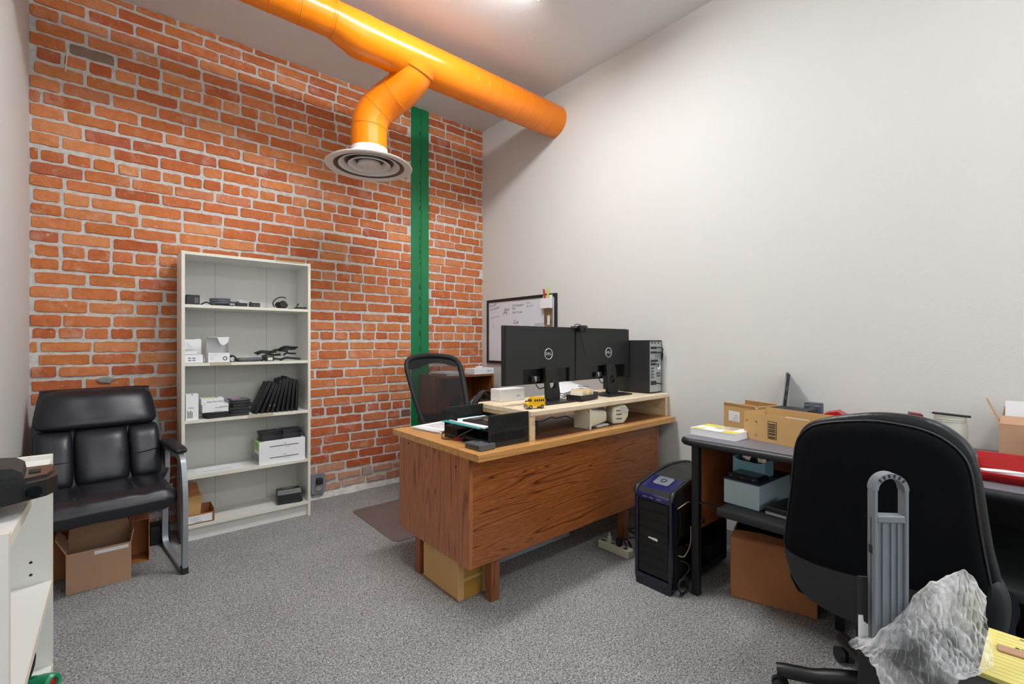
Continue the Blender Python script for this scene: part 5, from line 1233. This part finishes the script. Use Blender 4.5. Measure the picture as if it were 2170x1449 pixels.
t2 = thing('handset', 'black handset lying in the open tan carton with the barcode', 'handset', (2.40,.80,ZT2+.075), math.radians(70)); MB().tube(smooth_path([(-.10,0,.0),(-.06,.0,.018),(0,0,.026),(.06,0,.022),(.095,0,.005)],5), [.011]*21, 10).build('grip', M['blackp'], t2, 60); MB().box(-.06,.07,-.03,.03,-.07,.0,.006).build('cradle', M['blackm'], t2)
# second, worn carton behind
t = open_carton('tan_carton', 'worn open tan carton with a white postal label behind the directory', (2.645,1.085,ZT2), math.radians(-20), .08,.11,.115, M['card2'], .004, (('l',.02,.35),('r',.025,-.3),('f',.02,.4)))
lb = MB().box(-.0806,-.08,.0,.075,.035,.09).build('label_sheet', M['white'], t)
mb = MB()
for i in range(3): mb.box(-.0809,-.0806,.01,.05-.008*i,.042+.012*i,.044+.012*i)
mb.build('printing', M['inkgrey'], lb)['kind'] = 'stuff'
for i in range(5):
    o = at(MB().box(-.05,.05,-.006,.006,0,.05,.003,2).build('small_part', M['steel'] if i % 2 else M['blackm'], None, 40), (2.62+.018*i-.03,1.07+.02*(i%3)-.02,ZT2+.062), .5*i, rot=(.3,.5*(i%2)-.2,.6*i)); tag(o, ['leftmost','second','middle','fourth','rightmost'][i]+' small metal or plastic part heaped in the worn tan carton', 'part', 'loose parts in the worn carton')
# black tablet leaning on the wall, charcoal boxes, speaker, red item
t = thing('tablet', 'thin black tablet standing on edge and leaning on the right wall', 'tablet', (2.795,.985,ZT2+.001), 0, rot=(0,.11,math.radians(-69)))
MB().box(-.008,.008,-.085,.085,0,.30,.006,2).build('body', M['blackp'], t, 40); MB().box(-.0086,-.0078,-.075,.075,.02,.28).build('screen', M['screen'], t)
for z in (.16,.21): MB().box(-.003,.003,-.0865,-.0845,z,z+.025).build('button', M['greyp'], t)
t = thing('charcoal_box', 'dark grey flat device box behind the tan cartons', 'box', (2.615,.862,ZT2), math.radians(-8)); MB().box(-.06,.06,-.085,.085,0,.105,.004).build('body', M['fabric2'], t); MB().prism([(-.062,.105),(.062,.105),(.045,.135),(-.045,.135)], -.085, .085, 'y').build('lid', M['greyp'] if False else M['blackm'], t)
t = thing('charcoal_box', 'small black box beside the dark grey device box', 'box', (2.66,.775,ZT2)); MB().box(-.035,.035,-.02,.02,0,.108,.008,2).build('body', M['blackm'], t, 40); MB().box(-.051,-.05,-.02,.02,.04,.08).build('label_plate', M['greyp'], t)
t = thing('card_reader', 'small blue-black speaker with silver strip on the table', 'speaker', (2.78,.845-.045,ZT2)); 
t.location = (2.80,.835-.005,ZT2)
M['bluegrey'] = mat('blue_grey_plastic', (58,66,84), .4, var=.08)
MB().box(-.03,.03,-.038,.038,0,.150,.006,2).build('body', M['bluegrey'], t, 40); MB().box(-.034,-.028,-.012,.012,.03,.145,.002).build('centre_strip', M['greyp'], t); MB().cyl((-.036,0,.085),(-.030,0,.085),.013,n=16).build('knob', M['silver'], t, 60); MB().box(-.031,-.029,-.036,.036,.134,.140).build('trim', M['steel'], t)
t = thing('red_tool_case', 'glossy red plastic case behind the office chair back', 'case', (2.74,.715,ZT2), math.radians(8)); mb = MB(); mb.prism([(-.07,0),(.07,0),(.075,.06),(.04,.115),(-.01,.128),(-.05,.105),(-.078,.05)], -.05, .05, 'x'); mb.build('body', M['red'], t); MB().box(-.052,-.05,-.03,.03,.03,.05).build('latch', M['frost'], t)
t = thing('blue_cap_bottle', 'small bottle with a blue cap beside the red case', 'bottle', (2.79,.575,ZT2)); MB().lathe([(.0005,0),(.02,0),(.02,.08),(.012,.092),(.0005,.092)],16).build('body', M['frost'], t, 40); MB().lathe([(.0005,.092),(.013,.092),(.013,.115),(.0005,.116)],16).build('cap', M['bluegrey'], t, 40)
t = thing('red_paper_holder', 'dark red folded holder beside the clear jar', 'holder', (2.72,.400,ZT2), .3); M['maroon'] = mat('maroon_card', (120,18,24), .4)
mb = MB(); mb.prism([(-.035,0),(.035,0),(.03,.155),(-.012,.150)], -.03, .03, 'x'); mb.build('body', M['maroon'], t); MB().prism([(-.03,.10),(.03,.135),(.03,.145),(-.03,.11)], -.0315, -.030, 'x').build('band', M['lam_edge'], t)
t = thing('clear_jar', 'wide clear plastic jar with a screw neck on the table', 'jar', (2.75,.300,ZT2))
MB().lathe([(.0005,.002),(.055,.002),(.058,.01),(.058,.11),(.053,.122),(.053,.128),(.055,.13),(.053,.134),(.055,.138),(.053,.142),(.054,.150),(.051,.150),(.05,.12),(.055,.108),(.055,.012),(.0005,.006)], 32).build('body', M['jar'], t, 40)
t2 = thing('black_pen', 'black pen lying across the mouth of the clear jar', 'pen', (2.75,.300,ZT2+.1555), math.radians(72)); MB().cyl((-.07,0,0),(.06,0,0),.005,n=10).build('barrel', M['blackp'], t2, 60); MB().cyl((.06,0,0),(.072,0,0),.004,.001,10).build('tip', M['steel'], t2, 60)
# red tin tray
t = thing('red_tray', 'long red metal tray on the table at the right', 'tray', (2.372, -.03, ZT2), 0)
wx, wy, hz = .125, .225, .032
mb = MB(); sec = [(-wx,0),(wx,0),(wx+.018,hz+.02),(wx+.026,hz+.02),(wx+.026,hz+.014),(wx+.023,hz+.014),(wx+.004,-.0),(-wx-.004,-.0),(-wx-.012,hz-.006),(-wx-.02,hz-.006),(-wx-.02,hz),(-wx-.008,hz),(-wx+.002,.004),(wx-.002,.004)]
mb.box(-wx,wx,-wy,wy,0,.003); mb.build('floor_plate', M['red'], t)
MB().prism([(-wx,0),(-wx+.003,0),(-wx-.009,hz),(-wx-.02,hz),(-wx-.02,hz-.008),(-wx-.013,hz-.008)], -wy, wy, 'y').build('front_wall', M['red'], t)
MB().prism([(wx,0),(wx-.003,0),(wx+.015,hz+.022),(wx+.030,hz+.022),(wx+.030,hz+.014),(wx+.019,hz+.014)], -wy, wy, 'y').build('rear_wall', M['red'], t)
for sy in (-1,1): MB().prism([(-wx-.012,hz),(wx+.017,hz),(wx,0),(-wx,0)], sy*wy, sy*(wy-.003), 'y').build('end_wall', M['red'], t)
MB().box(.035,.039,-wy+.004,wy-.004,.003,.022).build('divider', M['red'], t)
t2 = thing('white_tags', 'fan of pale plastic tags in the red tray', 'tags', (2.385,.125,ZT2+.0035), .15)
for i in range(4): MB().prism(rrect(-.02,.02,-.055,.055,.012,3), .003*i, .003*i+.002, 'z', RZ(.15*i-.2)).build('tag', M['white'] if i % 2 else mat('lilac_tag_%d' % i, (214,200,222), .5), t2)
t2 = thing('black_pen', 'black pen lying in the red tray', 'pen', (2.33,-.02,ZT2+.0085), math.radians(82)); MB().cyl((-.06,0,0),(.06,0,0),.005,n=10).build('barrel', M['blackp'], t2, 60); MB().cyl((.06,0,0),(.07,0,0),.004,.001,10).build('tip', M['steel'], t2, 60)
# paper carton at the far right
t = open_carton('paper_carton', 'brown carton holding white paper at the right end of the table', (2.775,.035,ZT2), 0, .07,.115,.14, M['card'], .004, (('l',.05,-.95),('r',.06,.1)))
for i in range(3):
    o = at(MB().box(-.0006,.0006,-.095,.095,0,.225-.012*i).build('paper_sheet', M['white']), (2.775+.014*i,.042-.006*i,ZT2+.0045), 0, rot=(.04*i,.16-.05*i,0)); tag(o, ['front white sheet standing in the brown paper carton','middle white sheet standing in the brown paper carton','rear white sheet standing in the brown paper carton'][i], 'paper', 'sheets in the paper carton')
t = paper_stack('paper_bundle', 'striped bundle of thin papers leaning on the paper carton', (2.665,-.02,ZT2), math.radians(90), .11,.05,.115, M['whitebox'], 14, 6)

MB().prism([(-.03,0),(.03,0),(.012,.105),(-.012,.105)], -.002, .002, 'y', TR(-.03,.113,.14) @ RX(-.38)).build('flap', M['card'], [o_ for o_ in bpy.data.objects if o_.name == 'paper_carton'][0])
# ---- things on the shelf below
ZS = .4865
t = thing('blue_carton', 'pale grey-blue carton on the lower shelf of the computer table', 'box', (2.405,.955,ZS), math.radians(-3))
MB().box(-.165,.165,-.083,.083,0,.112,.0015).build('body', M['paleblue'], t); MB().box(-.166,.166,-.084,.084,.113,.118,.001).build('lid', M['bluegrey'], t)
t = thing('hard_drive', 'bare black hard drive on the grey-blue carton', 'hard drive', (2.322,.965,ZS+.1185), math.radians(-8))
MB().box(-.05,.05,-.073,.073,0,.020,.002).build('body', M['blackp'], t); MB().prism(rrect(-.044,.044,-.066,.066,.012,3), .020, .0225, 'z').build('cover', M['darkgloss'], t)
for y in (-.055,0,.055): MB().cyl((-.0505,y,.008),(-.050,y,.008),.003,n=8).build('screw', M['steel'], t)
t = thing('disc_box', 'light blue open carton holding silver discs on the lower shelf', 'box', (2.425,.985,ZS+.1185), math.radians(-3))
wx, wy = .045, .078
mb = MB(); mb.prism([(-wy,0),(wy,0),(wy,.078),(wy-.02,.068),(wy-.04,.064),(-wy+.03,.062),(-wy+.01,.068),(-wy,.068)], -wx, -wx+.002, 'x'); mb.box(wx-.002,wx,-wy,wy,0,.085); mb.box(-wx+.002,wx-.002,-wy,-wy+.002,0,.075); mb.box(-wx+.002,wx-.002,wy-.002,wy,0,.08); mb.box(-wx+.002,wx-.002,-wy+.002,wy-.002,0,.002); mb.build('body', M['aqua'], t)
for i in range(3):
    d_ = thing('disc', ['front silver disc standing in the light blue carton','middle silver disc standing in the light blue carton','rear silver disc standing in the light blue carton'][i], 'disc', (2.424+.010*i,.983-.004*i,ZS+.1215), 0, 'discs in the light blue carton', rot=(0,.16,0))
    MB().lathe([(.0075,-.0006),(.058,-.0006),(.058,.0006),(.0075,.0006)], 40, TR(0,0,.0585) @ RY(PI/2), closed=True).build('foil', M['disc'], d_, 40)
    MB().lathe([(.0075,-.0008),(.02,-.0008),(.02,.0008),(.0075,.0008)], 30, TR(0,0,.0585) @ RY(PI/2), closed=True).build('hub_ring', M['ink'], d_)
t = thing('optical_drive', 'black optical drive with silver front edge on the lower shelf', 'drive', (2.305,.765,ZS), math.radians(-5))
MB().box(-.09,.09,-.075,.075,.002,.038,.002).build('body', M['blackp'], t); MB().box(-.092,-.088,-.075,.075,.004,.016).build('tray_edge', M['steel'], t); MB().box(-.06,0,-.05,-.01,.038,.0385).build('label_sheet', M['white'], t)
for sy in (-1,1): MB().box(-.08,-.06,sy*.06-.008,sy*.06+.008,0,.002).build('foot', M['blackm'], t)
# ---- big brown box on the carpet
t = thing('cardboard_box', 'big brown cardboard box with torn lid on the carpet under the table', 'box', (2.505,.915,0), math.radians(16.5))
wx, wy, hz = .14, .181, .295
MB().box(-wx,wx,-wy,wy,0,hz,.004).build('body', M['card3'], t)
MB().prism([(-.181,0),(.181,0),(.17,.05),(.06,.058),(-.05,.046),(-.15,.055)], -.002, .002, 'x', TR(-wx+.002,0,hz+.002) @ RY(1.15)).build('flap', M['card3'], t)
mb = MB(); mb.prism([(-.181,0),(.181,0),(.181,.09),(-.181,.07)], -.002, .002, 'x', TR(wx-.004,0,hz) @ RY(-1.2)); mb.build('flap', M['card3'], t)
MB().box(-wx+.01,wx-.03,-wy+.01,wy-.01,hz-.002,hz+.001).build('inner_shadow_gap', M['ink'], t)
# ================================================================ large black office chair, back towards the camera
CX_, CY_ = 1.93, .335
t = thing('office_chair', 'large black office chair with its back to the camera', 'chair', (CX_, CY_, 0))
def lx(z): return 1.62-.10*(z-.75)-CX_          # rear plane of the backrest, reclined towards the camera
outer = [(.570,.56),(.577,.612),(.566,.709),(.552,.805),(.541,.898),(.528,.96),(.503,1.003),(.453,1.031),(.349,1.058),(.277,1.063),(.22,1.056),(.176,1.034),(.142,.998),(.128,.954),(.118,.886),(.111,.817),(.102,.737),(.092,.682),(.089,.645),(.10,.56),(.2,.53),(.33,.525),(.46,.53)]
panel = [(.57,.594),(.561,.695),(.547,.791),(.536,.884),(.526,.945),(.504,.985),(.459,1.015),(.35,1.038),(.278,1.038),(.221,1.028),(.18,1.006),(.151,.973),(.137,.928),(.129,.847),(.119,.755),(.11,.687),(.105,.638),(.119,.607),(.199,.590),(.286,.580),(.368,.572),(.441,.566),(.510,.568)]
def yz(L, s=1.0): 
    cy = sum(p[0] for p in L)/len(L); cz = sum(p[1] for p in L)/len(L)
    return [((p[0]-cy)*s+cy-CY_, (p[1]-cz)*s+cz) for p in L]
def upright(mb, off=0, curve=.10):
    """pillow built in (x,z) with depth y -> chair frame: x' = along world Y, depth along world X"""
    mb.v = [(lx(z)+off+y+curve*((x)**2)*1.1, x, z) for x,y,z in mb.v]; return mb
mb = MB(); mb.pillow(resample2(yz(outer),4), .012, .095, 8, 4.0, None, .5); upright(mb, .034).build('backrest', M['vinyl'], t, 70)
mb = MB(); mb.pillow(resample2(yz(panel),4), .020, .012, 7, 5.0, None, .3); upright(mb, .020).build('rear_panel', M['fabric'], t, 70)
P = resample2(yz(panel,1.004),3); MB().tube([(lx(z)+.014+.11*x*x, x, z) for x,z in P], .0034, 6, closed=True).build('piping', M['fabric2'], t, 60)
shell_o = [(.571,.60),(.568,.522),(.536,.462),(.495,.437),(.433,.425),(.33,.42),(.2,.425),(.13,.46),(.085,.52),(.073,.575),(.076,.63),(.093,.668),(.11,.64),(.2,.60),(.33,.588),(.46,.58)]
mb = MB(); mb.pillow(resample2(yz(shell_o),4), .030, .11, 7, 3.5, None, .4); upright(mb, .036).build('lower_shell', M['fabric2'], t, 70)
mb = MB(); mb.pillow(resample2([(-.19,-.24),(0,-.26),(.18,-.24),(.20,0),(.18,.24),(0,.26),(-.19,.24),(-.195,0)],4), .05, .05, 7, 4.0, TR(-.0,0,.46) @ RX(-PI/2) @ Matrix.Scale(-1,4,(0,0,1))); mb.build('seat', M['fabric'], t, 70)
MB().box(-.14,.10,-.09,.09,.375,.412,.008,2).build('seat_plate', M['darkmetal'], t, 40)
MB().box(-.27,-.10,-.035,.035,.38,.41,.006).build('back_bracket', M['darkmetal'], t)
MB().cyl((0,0,.13),(0,0,.38),.026,n=18).build('gas_lift', M['darkmetal'], t, 60)
star_base(t, math.radians(111.5), .35, .088, .135)

# ================================================================ narrow stand in the near right corner and what lies on it
ZB = .65
t = thing('side_stand', 'narrow dark drawer pedestal in the near right corner', 'cabinet', (1.270, .0, 0))
MB().box(-.128,.128,-.26,.258,.02,ZB-.02).build('body', M['darkmetal'], t)
MB().box(-.130,.130,-.262,.262,ZB-.02,ZB,.003).build('top', M['card2'] if False else M['blackm'], t)
for z0, z1 in ((.03,.22),(.23,.42),(.43,.625)):
    d_ = MB().box(-.122,.122,.258,.262,z0,z1,.001).build('drawer', M['fabric2'], t); MB().box(-.04,.04,.262,.270,(z0+z1)/2-.006,(z0+z1)/2+.006,.002).build('handle', M['steel'], d_)
for sx in (-1,1):
    for sy in (-1,1): MB().box(sx*.11-.012,sx*.11+.012,sy*.23-.012,sy*.23+.012,0,.02).build('foot', M['blackm'], t)
# yellow legal pad with handwriting
t = thing('legal_pad', 'yellow lined note pad with handwriting behind the bubble wrap', 'note pad', (1.298, -.06, ZB+.0005), math.radians(0))
MB().box(-.10,.10,-.19,.152,0,.009).build('pages', M['yellowpaper'], t)
for i in range(13): MB().box(-.085+.014*i,-.0845+.014*i,-.19,.14,.009,.0092).build('ruled_line', M['inkgrey'], t)
for i, s_ in enumerate(('Bring old drive','Tues - call','new cable 2x')): text_mb(s_, .014, .3, .0001, TR(.045+.022*i,.07,.0094) @ RZ(PI/2) @ RX(-PI/2)).build('handwriting', M['ink'], t)
tag(at(MB().box(-.012,.012,-.03,.03,0,.004,.001).build('tan_card_strip', M['card']), (1.318,.045,ZB+.0102), .1), 'tan card strip between the bubble wrap and the note pad', 'card')
# grey upright handle
t = thing('trolley_bar', 'grey ribbed plastic handle bar standing upright before the office chair', 'handle', (1.172, .218, ZB+.0005), math.radians(-46))
hw_, hd = .0325, .011
def bar(x0,x1,z0,z1,y0,y1,mt='steelbar',bev=.002): return MB().box(x0,x1,y0,y1,z0,z1,bev)
P_out = [(-hw_,.0),(hw_,.0),(hw_,.325)]+[(hw_*math.cos(a)*1.0, .318+.030*math.sin(a)) for a in [PI*k/10 for k in range(1,10)]]+[(-hw_,.318)]
bar(-hw_,hw_,.0,.262,-hd*.55,hd*.3).build('blade', M['steelbar'], t)
for x in (-hw_,hw_-.008): bar(x,x+.008,.0,.318,-hd,hd).build('edge_rail', M['steelbar'], t)
for x in (-.014,.002,.014): bar(x-.0018,x+.0018,.01,.25,-hd*.85,-hd*.5,bev=.0008).build('rib', M['steelbar'], t)
bar(-hw_+.006,hw_-.006,.252,.266,-hd,hd).build('cross_bar', M['steelbar'], t)
N_ = 12
for k in range(N_):
    a0, a1 = PI*k/N_, PI*(k+1)/N_
    def pt(a, r): return (math.cos(a)*(hw_-.004)*r/.03+0, .316+r*math.sin(a))
arch = MB(); V = []; F = []
for k in range(N_+1):
    a = PI*k/N_
    for r, rz_ in ((hw_,.034),(hw_-.0085,.024)):
        for y in (-hd,hd): V.append((r*math.cos(a), y, .316+rz_*math.sin(a)))
for k in range(N_):
    o_ = k*4; F += [(o_,o_+1,o_+5,o_+4),(o_+2,o_+6,o_+7,o_+3),(o_,o_+4,o_+6,o_+2),(o_+1,o_+3,o_+7,o_+5)]
F += [(0,2,3,1),(N_*4,N_*4+1,N_*4+3,N_*4+2)]
arch.add(V,F).build('grip_arch', M['steelbar'], t, 40)
for k in range(1,7):
    a = PI*(.12+.76*k/7); MB().box(-.002,.002,-hd-.0004,-hd+.001,-.0035,.0035,0,1,TR((hw_-.0043)*math.cos(a),0,.316+.029*math.sin(a)) @ RY(-a+PI/2)).build('grip_slot', M['ink'], t)
bar(-hw_-.0004,-hw_+.002,.188,.205,-.006,.006,bev=.0005).build('latch_slot', M['fabric2'], t)
# black bracket with a white label beside it
t = thing('label_bracket', 'black flat bracket with a white label beside the grey handle', 'bracket', (1.153, .2555, ZB+.0005), math.radians(-50))
MB().box(-.009,.008,-.004,.001,0,.135).build('plate', M['blackm'], t)
MB().prism([(-.0095,.0),(.0085,-.0),(.0085,.040),(.0,.046),(-.001,.058),(-.0095,.058)], -.0048, -.004, 'y').build('label_sheet', M['white'], t)

# ---------------------------------------------------------------- crumpled bubble wrap
rgw = random.Random(9)
cA = math.radians(-40.5)
def ridged(x, y, z): return 1-2*abs(mnoise.noise((x, y, z)))
def wrap(u, v):
    """u: along the ridge from the left end to the right, v: from behind the ridge over it to the near hem"""
    rx = 1.118+.216*u; ry = .258-.162*u
    ridge = .030+.118*(math.sin(min(1,u/.82)*PI/2)**1.5) if u < .82 else .148-.05*((u-.82)/.18)**1.5
    out = .018+.232*v
    prof = math.exp(-((v-.30)/.36)**2) if v > .30 else math.exp(-((v-.30)/.20)**2)
    z = ZB+.004+ridge*prof
    qn = min(1, u*1.05); nx, ny = -.575-.40*qn, -.82+.64*qn; ln = math.hypot(nx, ny); nx /= ln; ny /= ln
    x = rx+nx*(out-.05)*.60; y = ry+ny*(out-.05)*.60
    w1 = mnoise.noise((u*3.1+2, v*3.3, 1)); w2 = ridged(u*5.5, v*6.2, 4)-.5; w3 = ridged(u*11, v*12, 7)-.5; w4 = mnoise.noise((u*26, v*24, 3))
    k = .35+.65*prof
    z += (.010*w1+.010*w2+.005*w3+.0022*w4)*k; e_ = min(1, u/.18); x += (.008*w2+.004*w3)*e_; y += (.008*w1-.004*w3)*e_
    fu, fv = u*17, v*17; r = int(fv); fu += .5*(r % 2)
    du, dv = (fu % 1)-.5, (fv % 1)-.5; q = du*du+dv*dv
    crush = .5+.5*mnoise.noise((u*4+7, v*4, 11))
    if q < .20:
        kk = (1-q/.20)**.5*.0058*max(.12, min(1, crush*1.3)); z += kk*.7; x += nx*kk*.7; y += ny*kk*.7
    if x < 1.136: z -= min(.16, (1.136-x)*1.15)
    elif y < .264: z = max(z, ZB+.0125)
    return (x, y, z)
w_ = MB().sheet(wrap, 184, 176).build('bubble_wrap', M['bubble'], None, 80)
tag(w_, 'crumpled clear bubble wrap heaped in the near right corner', 'bubble wrap')
